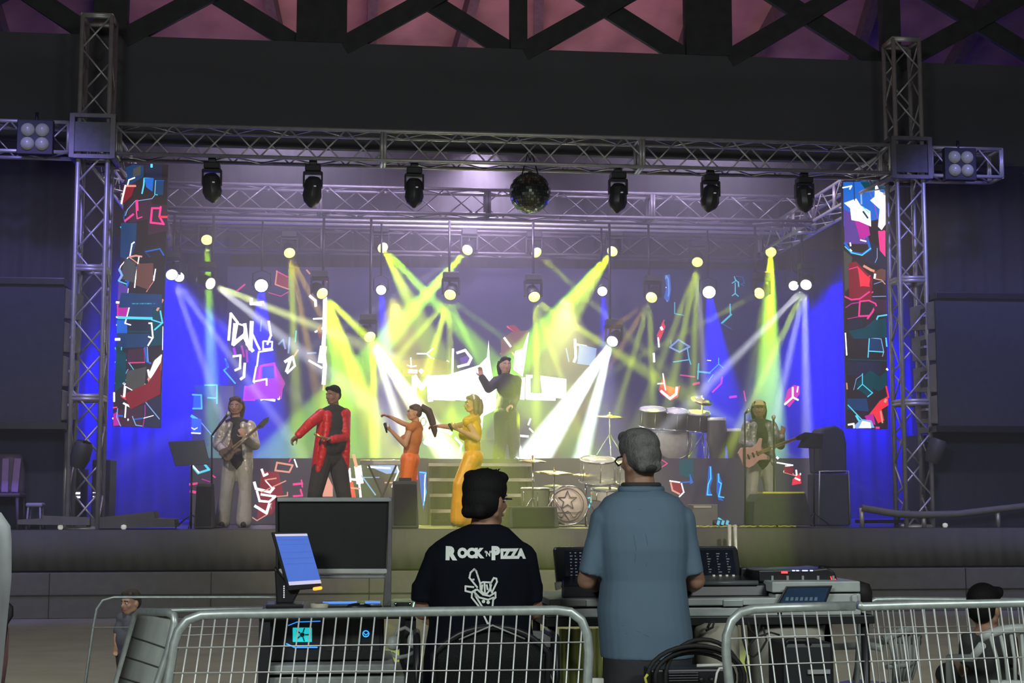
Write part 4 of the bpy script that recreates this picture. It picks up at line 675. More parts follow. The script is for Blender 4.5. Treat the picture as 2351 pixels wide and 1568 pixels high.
# loudspeaker stacks
def pa(px0, px1, ptop, pbot, Y, mirror, label):
    a, b = P(px0, ptop, Y), P(px1, pbot, Y); x0, x1 = sorted((X(px0, Y), X(px1, Y))); zt_, z0 = P(px1 if not mirror else px0, ptop, Y).z, P(px0, pbot, Y).z
    t = thing('line_array', label, 'loudspeaker', ((x0+x1)/2, Y, z0)); n = 4; h = (zt_-z0)/n
    MB().bb((x0, Y, z0-.02), (x1, Y+.02, zt_)).build('front_cloth', mat('speaker_cloth', (.045, .05, .055), .95, bump=.2, bscale=300), t)
    sx = x1 if not mirror else x0; sd = 1 if not mirror else -1
    SH = mat('array_shell', (.32, .3, .34), .6)
    for k in range(n):
        z = z0+k*h; xb = sx+sd*(.03+.035*k/3)
        cb = MB(); cb.loft([[V((x0 if not mirror else x1, Y+.04, z+.02)), V((sx, Y+.04, z+.02)), V((xb+sd*.06, Y+.55, z+.05)), V((x0 if not mirror else x1, Y+.55, z+.05))], [V((x0 if not mirror else x1, Y+.04, z+h-.02)), V((sx, Y+.04, z+h-.02)), V((xb+sd*.07, Y+.55, z+h-.05)), V((x0 if not mirror else x1, Y+.55, z+h-.05))]], sm=False)
        c_ = cb.build('array_cabinet', SH, t, bevel=.01)
        MB().box((sx+sd*.055, Y+.3, z+h*.5), (.04, .18, h*.5)).build('handle_recess', BLACK, c_)
        MB().box((sx+sd*.062, Y+.3, z+h*.52), (.05, .2, .03)).build('handle_bar', SH, c_)
    MB().bb((x0-.05 if not mirror else x0, Y-.03, zt_), (x1 if not mirror else x1+.05, Y+.6, zt_+.09)).build('top_frame', DARKM, t, bevel=.01)
    MB().box(((x0+x1)/2, Y+.25, z0-.05), (x1-x0+.1, .6, .08)).build('base_frame', DARKM, t)
    return z0, x0, x1
for args in ((-300, 134, 655, 966, 18.5, False, 'tall black loudspeaker stack left of the left tower'), (2160, 2640, 686, 976, 18.5, True, 'tall black loudspeaker stack right of the right tower')):
    z0, x0, x1 = pa(*args)
    sb = thing('subwoofer_rack', 'navy draped stand under the %s loudspeaker stack' % ('left' if not args[5] else 'right'), 'speaker stand', ((x0+x1)/2, 18.95, FLOOR))
    MB().bb((x0+.02, 19.25, FLOOR), (x1-.02, 19.75, z0-.1)).build('drape_cover', mat('navy_cover', (.05, .06, .13), .9, bump=.5, bscale=4, wave=(3, 3, .2)), sb)
    for px in ((x0+.05, x1-.05)): MB().cyl((px, 19.21, FLOOR), (px, 19.21, z0-.1), .03).build('post', ALU, sb)
# fixtures on the towers
for px, py, lab in ((186, 1043, 'dark lamp hood clamped on the left tower'), (2147, 1035, 'dark lamp hood clamped beside the right tower')):
    Y = 18.55; t = thing('tower_lamp', lab, 'stage light', P(px, py, Y))
    MB().lathe([(.09, -.16), (.12, -.05), (.115, .12), (.09, .16)], P(px, py, Y), (.3, -.2, 1), 8).build('housing', mat('hood', (.06, .06, .065), .6), t)
    MB().box(P(px, py-27, Y)+V((0, .1, 0)), (.06, .25, .06)).build('bracket', DARKM, t)
# amplifier racks beside the left tower
for px0, px1, pt, lab in ((160, 186, 1075, 'narrow equipment rack with two glowing blue white bars inside the left tower'), (210, 252, 1055, 'dark rack with tiny white lights just right of the left tower')):
    Y = 19.5; x0, x1 = X(px0, Y), X(px1, Y); zt_ = P(px0, pt, Y).z; t = thing('amplifier_rack', lab, 'equipment rack', ((x0+x1)/2, Y, FLOOR))
    MB().bb((x0, Y, FLOOR), (x1, Y+.5, zt_)).build('case', mat('rack_case', (.05, .05, .06), .6), t, bevel=.01)
    g = MB()
    for pz in (1130, 1139):
        if px0 < 200: g.bb(P(162, pz, Y-.012), P(184, pz+4.5, Y-.002))
        else:
            for k in range(4): g.bb(P(213+k*4, pz, Y-.012), P(215.5+k*4, pz+2, Y-.002))
    g.build('display', mat('rack_light', (.8, .8, 1), .3, emit=(.75, .75, 1), power=3 if px0 < 200 else 1.2), t)
# ramps, cable trunks and rails along the stage lip
t = thing('loading_ramp', 'dark low ramp boards lying at the left end of the stage', 'ramp', floorY(300, 18.75))
prism_px(MB(), [(196, 1204), (208, 1190), (352, 1174), (356, 1190), (400, 1192), (402, 1210), (200, 1214)], 18.72, .5).build('ramp_board', mat('ramp_wood', (.13, .125, .11), .8), t)
tag(prism_px(MB(), [(40, 1193), (98, 1190), (98, 1184), (206, 1188), (206, 1206), (40, 1204)], 18.64, .12).build('stage_rail', mat('rail_board', (.17, .165, .155), .8), org=floorY(100, 18.64)), 'long grey board rail along the stage edge below the left tower', 'rail')
t = thing('curved_rail', 'curved grey rail along the stage edge under the right tower', 'rail', floorY(2180, 18.66))
r_ = MB(); r_.tube([P(1978, 1166, 18.66), P(2060, 1180, 18.66), P(2120, 1182, 18.66), P(2200, 1180, 18.66), P(2290, 1169, 18.66), P(2420, 1155, 18.66)], .045, 8); r_.build('rail', mat('rail_board', (.17, .165, .155), .8), t)
for px, py in ((1978, 1166), (2120, 1184), (2290, 1170)):
    MB().cyl(P(px, py, 18.68), floorY(px, 18.68), .03).build('post', ALU, t)
tag(MB().bb(P(1975, 1190, 18.9)+V((0, 0, -.02)), P(2090, 1200, 19.1)).build('floor_plate', DARKM, org=floorY(2030, 18.9)), 'flat dark base plate in front of the right tower', 'base plate')
# chairs at the far left on the stage wing
t = thing('purple_chair', 'plastic chair with a lilac cushioned back at the left end of the stage', 'chair', floorY(25, 18.9))
LIL = mat('lilac_plastic', (.36, .2, .6), .5); DPU = mat('dark_purple', (.1, .07, .15), .5)
c = X(12, 18.9)
b_ = MB(); rows = []
for i in range(7):
    tt = i/6; z = FLOOR+.42+.5*tt; w_ = .24*(1-.25*tt*tt); rows.append([V((c+w_*math.sin(a), 18.9+.12*math.cos(a)*-1+.1, z)) for a in [(-1.2+2.4*k/8) for k in range(9)]])
b_.loft(rows, closed=False, caps=False); b_.build('backrest', DPU, t, solid=.02)
sl = MB()
for k in range(3): sl.box((c-.13+k*.13, 18.86, FLOOR+.66), (.085, .03, .42), rot=ry(.06*(k-1)))
sl.build('back_slat', LIL, t, bevel=.01)
MB().box((c, 18.85, FLOOR+.42), (.46, .42, .05)).build('seat', DPU, t, bevel=.02)
for sx in (-.19, .19):
    for sy in (-.17, .17): MB().cyl((c+sx*1.1, 18.85+sy*1.1, FLOOR), (c+sx, 18.85+sy, FLOOR+.4), .018, .022).build('leg', DPU, t)
c = X(82, 18.85); t = thing('small_stool', 'small lilac stool beside the purple chair by the left tower', 'stool', (c, 18.85, FLOOR))
MB().box((c, 18.85, FLOOR+.3), (.2, .2, .05)).build('seat', mat('lilac_grey', (.35, .33, .5), .5), t, bevel=.02)
for sx in (-.07, .07):
    for sy in (-.07, .07): MB().cyl((c+sx*1.2, 18.85+sy*1.2, FLOOR), (c+sx, 18.85+sy, FLOOR+.28), .012).build('leg', mat('lilac_grey', (.35, .33, .5), .5), t)
# small bits on the stage lip
for px, lab in ((141, 'small white round lamp on the stage lip under the left tower'), (286, 'small white angular lamp on the stage lip by the ramp'), (2168, 'small bright clamp on the stage lip by the right tower')):
    Y = 18.7; q = floorY(px, Y); t = thing('lip_light', lab, 'light', q)
    MB().lathe([(.02, 0), (.035, .02), (.03, .05), (0, .06)], q, (0, 0, 1), 12).build('lens', mat('white_glass', (.8, .8, .75), .3, emit=(.9, .9, .8), power=.35), t)
    MB().box(q+V((0, .05, .02)), (.06, .05, .04)).build('body', BLACK, t)
lb = MB(); t = thing('cable_bundle', 'yellow lit cables and tape lying along the stage edge', 'cables', floorY(1660, 18.68))
for j in range(6):
    x0 = X(1560+j*45, 18.68); lb.tube([V((x0+k*.03, 18.68+.03*math.sin(k*1.3+j), FLOOR+.012+.012*abs(math.sin(k+j)))) for k in range(9)], .009, 6)
lb.build('cable', mat('yellow_lit_cable', (.7, .7, .1), .5), t)  # yellow stage light is put into the cable colour
tr = MB()
for s in (0, .085): tr.cyl(V((X(1672+s*215, 18.3), 18.3, .02)), V((X(1674+s*150, 18.3), 18.3, FLOOR+.05)), .022)
tag(tr.build('leaning_pole', WIRE, org=(X(1675, 18.3), 18.3, 0)), 'pair of white poles leaning upright against the stage front', 'pole')
# case on the floor below the right screens, small props
t = thing('guitar_amp', 'small grey amplifier on the floor in front of the right riser front', 'amplifier', floorY(1610, 19.7))
MB().bb(P(1590, 1158, 19.7), P(1636, 1207, 20.0)).build('cabinet', mat('amp_tolex', (.2, .2, .19), .8), t, bevel=.01)
MB().bb(P(1593, 1161, 19.69), P(1633, 1166, 19.695)).build('control_panel', mat('amp_panel', (.5, .48, .38), .5), t)
t = thing('pedal_board', 'small pedal with cyan striped top at the feet of the right guitarist', 'pedal', floorY(1655, 19.2))
MB().box(floorY(1655, 19.2)+V((0, 0, .04)), (.2, .16, .07), rot=rx(.3)).build('case', DARKM, t, bevel=.008)
for k in range(3): MB().box(floorY(1655, 19.2)+V((-.06+k*.06, -.085, .06)), (.035, .01, .06), rot=ry(.3)).build('stripe', em('pedal_cyan', (.15, .6, .9), .8), t)
# ---------------------------------------------------------------- people
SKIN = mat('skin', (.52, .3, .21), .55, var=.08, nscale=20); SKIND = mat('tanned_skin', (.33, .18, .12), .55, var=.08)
HAIRB = mat('black_hair', (.007, .0065, .007), .75, spec=.2, bump=.25, bscale=150, wave=(1, 1, .3)); HAIRD = mat('brown_hair', (.09, .06, .04), .5, bump=.6, bscale=100, wave=(1, 1, .15))
HAIRG = mat('grey_hair', (.11, .108, .105), .6, var=.35, nscale=26, bump=.35, bscale=130, wave=(1, 1, .4)); HAIRL = mat('fair_hair', (.3, .22, .14), .5, bump=.5, bscale=90, wave=(1, 1, .15))
EYEW = mat('eye_white', (.8, .78, .75), .2); EYED = mat('dark_eye', (.02, .015, .012), .2); LIP = mat('lips', (.42, .13, .11), .45)
def head(mb, c, R, k=1.0):                            # c = centre of the skull, faces -y before R
    def q(x, y, z): return V(c)+R @ V((x*k, y*k, z*k))
    mb.ell(q(0, .012, .035), (.075*k, .094*k, .085*k), rot=R, n=20, h=14)
    mb.ell(q(0, -.012, -.02), (.064*k, .078*k, .088*k), rot=R, n=20, h=14)
    mb.ell(q(0, -.045, -.085), (.034*k, .036*k, .026*k), rot=R)            # chin
    for s in (-1, 1):
        mb.cap(q(s*.055, .01, -.055), q(s*.028, -.05, -.088), .022*k, .018*k)   # jaw
        mb.ell(q(s*.038, -.062, -.025), (.024*k, .02*k, .022*k), rot=R)    # cheek
        mb.ell(q(s*.079, .012, -.012), (.012*k, .022*k, .032*k), rot=R)    # ear
        mb.cap(q(s*.045, -.072, .022), q(s*.012, -.086, .018), .011*k)     # brow
    mb.cap(q(0, -.088, .008), q(0, -.108, -.03), .009*k, .014*k)           # nose
    for s in (-1, 1): mb.ell(q(s*.011, -.1, -.034), .009*k)
    mb.cap(q(-.02, -.083, -.058), q(.02, -.083, -.058), .009*k); mb.cap(q(-.016, -.08, -.07), q(.016, -.08, -.07), .009*k)
def face(parent, c, R, k=1.0):
    def q(x, y, z): return V(c)+R @ V((x*k, y*k, z*k))
    for s in (-1, 1):
        e = MB(); e.ell(q(s*.031, -.08, .0), (.014*k, .009*k, .008*k), rot=R, n=10, h=8); e.ell(q(s*.031, -.0875, 0), .0055*k, 1, n=8, h=6); e.build('eye', [EYEW, EYED], parent)
    MB().cap(q(-.02, -.092, -.063), q(.02, -.092, -.063), .0055*k, n=8).build('mouth', LIP, parent)
    for s in (-1, 1): MB().cap(q(s*.046, -.08, .022), q(s*.014, -.096, .024), .0045*k, n=8).build('eyebrow', EYED, parent)
def hand(mb, wr, d, pn, curl=.5, side=1, k=1.0, thumb=.7):
    # wr wrist, d the way the hand points, pn the way the palm faces
    d = V(d).normalized(); pn = V(pn); pn = (pn-d*pn.dot(d)).normalized(); s_ = d.cross(pn)*side
    wr = V(wr); R = Matrix((s_, pn, d)).transposed()
    mb.ell(wr+d*.05*k, (.04*k, .017*k, .052*k), rot=R, n=14, h=10)
    mb.cap(wr-d*.01, wr+d*.035*k, .026*k, .024*k)
    for i, (o, L) in enumerate(((-.03, .072), (-.01, .082), (.011, .077), (.03, .06))):
        p = wr+d*.088*k+s_*o*k; a = d.copy(); r = .0095*k
        mb.cap(wr+d*.045*k+s_*o*.8*k, p, .011*k, r)
        for j, f in enumerate((.45, .32, .25)):
            ang = curl*(.75+.25*j)*1.15+.06*i; a = (Matrix.Rotation(-ang, 3, s_) @ a) if (Matrix.Rotation(-ang, 3, s_) @ a).dot(pn) > (Matrix.Rotation(ang, 3, s_) @ a).dot(pn) else (Matrix.Rotation(ang, 3, s_) @ a)
            n_ = p+a*L*f*k; mb.cap(p, n_, r, r*.9); p = n_; r *= .9
    b = wr+d*.03*k-s_*.03*k; a = (d*.6-s_*thumb+pn*.35).normalized(); e = b+a*.045*k; mb.cap(b, e, .014*k, .0105*k)
    a2 = (d*.9-s_*.15+pn*curl).normalized(); mb.cap(e, e+a2*.035*k, .0105*k, .0085*k)
def person(label, J, Y, k=1.0, shirt=None, trousers=None, shirtm=None, trm=None, skin=SKIN, female=False, hair=None, hairm=HAIRD, yaw=0, pitch=0, roll=0,
           hands=((0, 0, -1), (0, 0, -1)), palms=((0, -1, 0), (0, -1, 0)), curls=(.6, .6), sleeve=1.0, vox=.011, shoem=BLACK, tight=1.0, jacket=None, belly=0, facef=True, boots=True, top_open=False, sleeve_r=1.0, flare=1.0, headk=1.0):
    """J: joints as (px, py, offset in depth)"""
    q = {n: P(a[0], a[1], Y+(a[2] if len(a) > 2 else 0)) for n, a in J.items()}
    base = V(((q['ankle_l'].x+q['ankle_r'].x)/2, Y, min(q['ankle_l'].z, q['ankle_r'].z)-.07))
    t = thing('person', label, 'person', base)
    R = rz(yaw) @ rx(pitch) @ ry(roll)
    mb = MB(); hc = q['head']; head(mb, hc, R, headk*k)
    mb.cap(q['neck']+V((0, .01, -.02)), hc+R @ V((0, .02, -.06)), .056*k, .052*k)
    sl, sr, hl, hr = q['sh_l'], q['sh_r'], q['hip_l'], q['hip_r']; ch = (sl+sr)/2; hp = (hl+hr)/2; wst = q.get('waist', (ch*.35+hp*.65))
    up = (ch-hp).normalized(); ac = (sr-sl); sw = ac.length/2; Rt = Matrix((ac.normalized(), up.cross(ac.normalized()).normalized(), up)).transposed()
    def torso(mb, g, low=True):
        mb.ell(ch-up*.13*k, (sw*.86+g, .115*k+g, .2*k+g), rot=Rt, n=22, h=14)
        mb.ell(wst+V((0, -belly*.4, 0)), ((.125 if female else .145)*k+g+belly*.4, (.09 if female else .105)*k+g+belly*.7, .17*k+g), rot=Rt, n=22, h=14)
        if low: mb.ell(hp+up*.02, ((.165 if female else .155)*k+g, (.125 if female else .115)*k+g, .13*k+g), rot=Rt, n=22, h=14)
        mb.cap(sl, q['neck']-up*.02, .05*k+g, .055*k+g); mb.cap(sr, q['neck']-up*.02, .05*k+g, .055*k+g)
        if female:
            f = Rt @ V((0, -1, 0)); f = -f if f.dot(R @ V((0, -1, 0))) < 0 else f
            for s in (-1, 1): mb.ell(ch-up*.17*k+f*.085*k+ac.normalized()*s*.07*k, .062*k+g, n=14)
    torso(mb, 0)
    for s in 'lr':
        S_, E, W_ = q['sh_'+s], q['el_'+s], q['wr_'+s]
        mb.cap(S_, E, .048*k, .037*k); mb.cap(E, E*.6+W_*.4, .037*k, .038*k); mb.cap(E*.6+W_*.4, W_, .038*k, .026*k)
        i = 0 if s == 'l' else 1; hand(mb, W_, hands[i], palms[i], curls[i], 1 if s == 'l' else -1, k)
        H, K, A = q['hip_'+s], q['kn_'+s], q['ankle_'+s]
        mb.cap(H, K, .085*k, .055*k); mb.cap(K, K*.65+A*.35+V((0, .015, 0)), .053*k, .055*k); mb.cap(K*.65+A*.35+V((0, .015, 0)), A, .055*k, .036*k)
        tt = q.get('toe_'+s, A+V((0, -.14, -.045))); mb.cap(A+V((0, .03, -.04)), tt, .035*k, .028*k)
    mb.build('body', skin, t, remesh=vox, smooth=2)
    if facef: face(t, hc, R, headk*k)
    # clothes
    if trm:
        c = MB()
        c.ell(hp+up*.01, ((.17 if female else .165)*k, (.135 if female else .128)*k, .13*k), rot=Rt, n=22, h=14)
        for s in 'lr':
            H, K, A = q['hip_'+s], q['kn_'+s], q['ankle_'+s]; g = .016*tight
            c.cap(H, K, .092*k+g, .062*k+g); c.cap(K, A+V((0, 0, .0)), .06*k+g, (.042*k+g*1.6)*flare)
        c.build('trousers', trm, t, remesh=vox, smooth=2)
    if shirtm:
        c = MB(); torso(c, .016, low=not female)
        if sleeve > 0:
            for s in 'lr':
                S_, E, W_ = q['sh_'+s], q['el_'+s], q['wr_'+s]
                e1 = S_.lerp(E, min(1, sleeve*2)); c.cap(S_, e1, (.062*k)*sleeve_r, (.052*k)*sleeve_r)
                if sleeve > .5: c.cap(E, E.lerp(W_, (sleeve-.5)*2*.94), .052*k*sleeve_r, .042*k*sleeve_r)
        c.build('shirt', shirtm, t, remesh=vox, smooth=2)
    if jacket:
        jm, lowpx, openw = jacket; c = MB(); low = lowpx
        f = -(Rt @ V((0, 1, 0))); f = f if f.dot(R @ V((0, -1, 0))) > 0 else -f; a = ac.normalized()
        # back shell and two open front panels
        for s in (-1, 1):
            for tt in [i/10 for i in range(11)]:
                p = (ch-up*.02).lerp(hp-up*low, tt); w_ = sw*.92*(1-.12*math.sin(tt*PI))+.03*tt
                c.ell(p+a*s*w_*.62-f*.035, (sw*.42, .125*k+belly*.3, .09), rot=Rt, n=14, h=8)
                c.ell(p+a*s*(openw*(.55+.6*tt)+.06)+f*(.07+belly*.45*math.sin(tt*PI)), (.055, .05, .08), rot=Rt, n=12, h=8)
        for s_, S0, H0 in ((1, sl, hl), (-1, sr, hr)): c.cap(S0-up*.14+a*s_*.045, H0-up*low*.8-a*s_*.035-f*.01, .085*k, .085*k+belly*.25)
        c.cap(sl, q['neck']-up*.015-f*.03, .06*k, .05*k); c.cap(sr, q['neck']-up*.015-f*.03, .06*k, .05*k)
        for s in 'lr':
            S_, E, W_ = q['sh_'+s], q['el_'+s], q['wr_'+s]
            c.cap(S_, E, .068*k*sleeve_r, .058*k*sleeve_r); c.cap(E, E.lerp(W_, .93), .058*k*sleeve_r, .046*k*sleeve_r)
        c.build('jacket', jm, t, remesh=vox, smooth=2)
    if boots:
        for s in 'lr':
            A = q['ankle_'+s]; tt = q.get('toe_'+s, A+V((0, -.14, -.045))); c = MB(); c.cap(A+V((0, .035, -.042)), tt, .042*k, .036*k); c.cap(A, A+V((0, .02, -.03)), .044*k, .044*k); c.build('shoe', shoem, t, remesh=vox)
    if hair: hair(t, hc, R, k*headk, hairm)
    return t, q, R
def hair_short(t, c, R, k, m):
    b = MB(); qf = lambda x, y, z: V(c)+R @ V((x*k, y*k, z*k))
    b.ell(qf(0, .02, .052), (.081*k, .094*k, .083*k), rot=R, n=20, h=14); b.ell(qf(0, .045, .005), (.074*k, .072*k, .075*k), rot=R, n=18, h=12)
    b.cap(qf(-.05, -.045, .085), qf(.05, -.045, .085), .03*k)
    b.build('hair', m, t, remesh=.011)
def hair_long(t, c, R, k, m):
    hair_short(t, c, R, k, m); b = MB(); qf = lambda x, y, z: V(c)+R @ V((x*k, y*k, z*k))
    for s in (-1, 0, 1):
        b.tube([qf(s*.06, .05, .06), qf(s*.075, .075, -.02), qf(s*.06, .085, -.12), qf(s*.045, .08, -.2)], [.04*k, .042*k, .036*k, .014*k], 10)
    b.build('long_hair', m, t, remesh=.011)
def hair_bob(t, c, R, k, m):
    hair_short(t, c, R, k, m); b = MB(); qf = lambda x, y, z: V(c)+R @ V((x*k, y*k, z*k))
    for s in (-1, 1): b.tube([qf(s*.055, .0, .09), qf(s*.082, .02, .02), qf(s*.078, .03, -.08), qf(s*.06, .03, -.16)], [.028*k, .034*k, .036*k, .016*k], 10)
    b.tube([qf(0, .09, .07), qf(0, .105, -.02), qf(0, .1, -.1), qf(0, .08, -.17)], [.045*k, .055*k, .055*k, .02*k], 12)
    b.build('long_hair', m, t, remesh=.011)
def ponytail(t, pts, Y, m, rs):
    b = MB(); b.tube([P(x, y, Y) for x, y in pts], rs, 12); b.build('ponytail', m, t, remesh=.012)
SATIN = mat('silver_satin', (.55, .5, .42), .3, .15, var=.2, bump=.8, bscale=18); REDJ = mat('red_jacket', (.72, .015, .02), .45, var=.15, bump=.9, bscale=16)
BLKC = mat('black_cloth', (.035, .035, .038), .85, bump=.5, bscale=14); ORNG = mat('orange_trousers', (.95, .2, .01), .45, bump=.4, bscale=12); GOLDT = mat('golden_trousers', (.85, .38, .01), .4, bump=.4, bscale=12)
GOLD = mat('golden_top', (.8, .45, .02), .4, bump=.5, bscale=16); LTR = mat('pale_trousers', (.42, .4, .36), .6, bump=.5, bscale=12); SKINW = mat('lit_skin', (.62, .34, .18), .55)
STRAP = mat('guitar_strap', (.3, .2, .12), .6)
# left guitarist
t, q, R = person('guitarist with slicked back hair and silver jacket playing at the left', {
 'head': (541, 932), 'neck': (543, 964), 'sh_l': (514, 978), 'sh_r': (574, 978), 'el_l': (500, 1022, -.02), 'wr_l': (520, 1042, -.24), 'el_r': (586, 1022, -.05), 'wr_r': (563, 1004, -.28),
 'hip_l': (530, 1062), 'hip_r': (560, 1062), 'kn_l': (520, 1130, -.04), 'ankle_l': (511, 1196, 0), 'kn_r': (563, 1128, -.04), 'ankle_r': (560, 1196, -.12)}, 19.75, 1.0, shirtm=BLKC, trm=LTR,
 hair=hair_long, hairm=HAIRD, yaw=-.12, pitch=.05, hands=((.7, -.3, .2), (-.4, -.2, .6)), palms=((0, 1, -.2), (0, 1, 0)), jacket=(SATIN, .1, .05), sleeve=1.0, tight=1.6, sleeve_r=1.15, flare=1.3)
def guitar(label, cx, cy, Y, ang, colr, L=.62, k=1.0, hx=1, kind='electric_guitar'):
    c = P(cx, cy, Y); t = thing(kind, label, 'guitar', c); ca, sa = math.cos(ang), math.sin(ang)
    def w_(x, y, z): return c+V(((x*ca-z*sa), y, (x*sa+z*ca)))
    out = [(-.2, .0), (-.21, .1), (-.14, .155), (-.05, .13), (.02, .1), (.1, .13), (.17, .19), (.2, .17), (.15, .08), (.13, .03), (.14, -.03), (.2, -.1), (.19, -.15), (.12, -.12), (.04, -.1), (-.05, -.14), (-.14, -.15), (-.2, -.09)]
    out = [(x*k, z*k) for x, z in out]; n = len(out)
    MB().add([w_(x, -.02, z) for x, z in out]+[w_(x, .02, z) for x, z in out], [tuple(range(n)), tuple(range(2*n-1, n-1, -1))]+[(i, i+n, (i+1) % n+n, (i+1) % n) for i in range(n)]).build('guitar_body', colr, t, bevel=.008)
    MB().add([w_(x, y, z) for y in (-.035, -.01) for x, z in ((.05, -.024), (L, -.02), (L, .02), (.05, .024))], [(0, 1, 2, 3), (4, 7, 6, 5), (0, 4, 5, 1), (2, 6, 7, 3), (1, 5, 6, 2), (0, 3, 7, 4)]).build('neck', mat('guitar_neck', (.3, .18, .08), .4), t)
    hs = [(L, -.022), (L+.05, -.045), (L+.16, -.03), (L+.2, .01), (L+.14, .035), (L, .022)]; n = len(hs)
    MB().add([w_(x, -.03, z) for x, z in hs]+[w_(x, -.012, z) for x, z in hs], [tuple(range(n)), tuple(range(2*n-1, n-1, -1))]+[(i, i+n, (i+1) % n+n, (i+1) % n) for i in range(n)]).build('headstock', BLKP, t)
    p_ = MB()
    for x in (-.08, -.01, .05): p_.add([w_(x+a, -.03, z) for a in (-.01, .01) for z in (-.035, .035)]+[w_(x+a, -.018, z) for a in (-.01, .01) for z in (-.035, .035)], [(0, 1, 3, 2), (4, 6, 7, 5), (0, 4, 5, 1), (2, 3, 7, 6), (0, 2, 6, 4), (1, 5, 7, 3)])
    p_.build('pickup', BLKP, t); st_ = MB()
    for z in (-.012, -.004, .004, .012): st_.cyl(w_(-.12, -.04, z), w_(L+.05, -.04, z*.8), .0015, n=4)
    st_.build('strings', CHROME, t); return t
guitar('black and brown electric guitar held by the left guitarist', 528, 1036, 19.42, .72, mat('brown_guitar', (.12, .06, .03), .35), L=.46, k=.62)
# singer in red
t, q, R = person('singer in a red jacket over a black vest, arm stretched to the left', {
 'head': (765, 908), 'neck': (768, 935), 'sh_l': (738, 952, -.08), 'sh_r': (792, 950, .1), 'el_l': (712, 972, -.2), 'wr_l': (684, 1000, -.3), 'el_r': (792, 1005, -.02), 'wr_r': (760, 1010, -.28),
 'hip_l': (742, 1054, -.05), 'hip_r': (774, 1052, .08), 'kn_l': (724, 1130, -.1), 'ankle_l': (718, 1196, 0), 'kn_r': (788, 1130, 0), 'ankle_r': (800, 1196, .05)}, 19.6, 1.06, shirtm=BLKC, trm=BLKC,
 hair=hair_short, hairm=HAIRB, yaw=-.75, pitch=.06, hands=((-.7, -.1, -.6), (-.6, -.3, .2)), palms=((.2, -.5, -.6), (0, 0, -1)), jacket=(REDJ, .12, .12), belly=.09, tight=2.2, sleeve=1, skin=SKIND, sleeve_r=1.12)
tag(MB().cap(q['wr_r']+V((-.05, -.06, .0)), q['wr_r']+V((-.2, -.1, .07)), .015, .018, n=10).build('microphone', mat('gold_mic', (.7, .5, .15), .3, .8), org=q['wr_r']), 'golden microphone in the hand of the singer in red', 'microphone')
# shorter woman
t, q, R = person('shorter woman singer in orange trousers with a long ponytail, side view', {
 'head': (951, 948), 'neck': (956, 972), 'sh_l': (941, 984, -.12), 'sh_r': (962, 984, .12), 'el_l': (930, 1022, -.18), 'wr_l': (897, 988, -.24), 'el_r': (925, 972, .1), 'wr_r': (898, 958, .1),
 'hip_l': (938, 1056, -.08), 'hip_r': (944, 1056, .08), 'kn_l': (930, 1126, -.1), 'ankle_l': (915, 1196, -.08), 'kn_r': (940, 1126, .08), 'ankle_r': (935, 1198, .1), 'toe_l': (905, 1206, -.1), 'toe_r': (922, 1208, .1)}, 19.7, .92, shirtm=mat('orange_top', (.6, .2, .03), .5, bump=.4), trm=ORNG,
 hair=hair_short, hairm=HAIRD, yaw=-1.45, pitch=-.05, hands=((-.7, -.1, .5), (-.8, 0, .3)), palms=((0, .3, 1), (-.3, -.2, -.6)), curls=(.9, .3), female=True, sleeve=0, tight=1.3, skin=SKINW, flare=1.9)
ponytail(t, [(966, 934), (984, 944), (992, 966), (998, 990), (999, 1004)], 19.75, HAIRD, [.05, .055, .05, .04, .015])
MB().tube([P(972+6*math.cos(a), 968+9*math.sin(a), 19.5) for a in [2*PI*i/16 for i in range(16)]], .006, 6, closed=True).build('hoop_earring', BRASS, t)
tag(MB().cap(P(888, 992, 19.45), P(884, 974, 19.43), .012, .022, n=10).build('microphone', BLKP, org=P(888, 992, 19.45)), 'black microphone held by the shorter woman singer', 'microphone')
# taller woman
t, q, R = person('taller woman singer in golden trousers with a white headband', {
 'head': (1084, 928), 'neck': (1090, 956), 'sh_l': (1072, 968, -.14), 'sh_r': (1094, 968, .12), 'el_l': (1098, 1008, -.16), 'wr_l': (1052, 986, -.26), 'el_r': (1040, 980, .1), 'wr_r': (1008, 978, .05),
 'hip_l': (1082, 1052, -.08), 'hip_r': (1090, 1052, .08), 'kn_l': (1054, 1112, -.16), 'ankle_l': (1052, 1190, -.1), 'kn_r': (1072, 1120, .08), 'ankle_r': (1066, 1194, .12), 'toe_l': (1042, 1203, -.12), 'toe_r': (1055, 1206, .1)}, 19.7, 1.0, shirtm=GOLD, trm=GOLDT,
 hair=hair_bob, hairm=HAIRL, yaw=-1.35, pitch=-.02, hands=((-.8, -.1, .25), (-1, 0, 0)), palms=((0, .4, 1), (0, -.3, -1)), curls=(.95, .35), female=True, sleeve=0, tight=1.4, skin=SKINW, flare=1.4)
MB().tube([q['head']+R @ V((.088*math.sin(a), .0, .04+.088*math.cos(a))) for a in [(-1.4+2.8*i/12) for i in range(13)]], .016, 8).build('headband', mat('white_band', (.85, .85, .75), .5), t)
tag(MB().cap(P(1038, 988, 19.42), P(1032, 975, 19.4), .013, .022, n=10).build('microphone', BLKP, org=P(1038, 988, 19.42)), 'black microphone held by the taller woman singer', 'microphone')
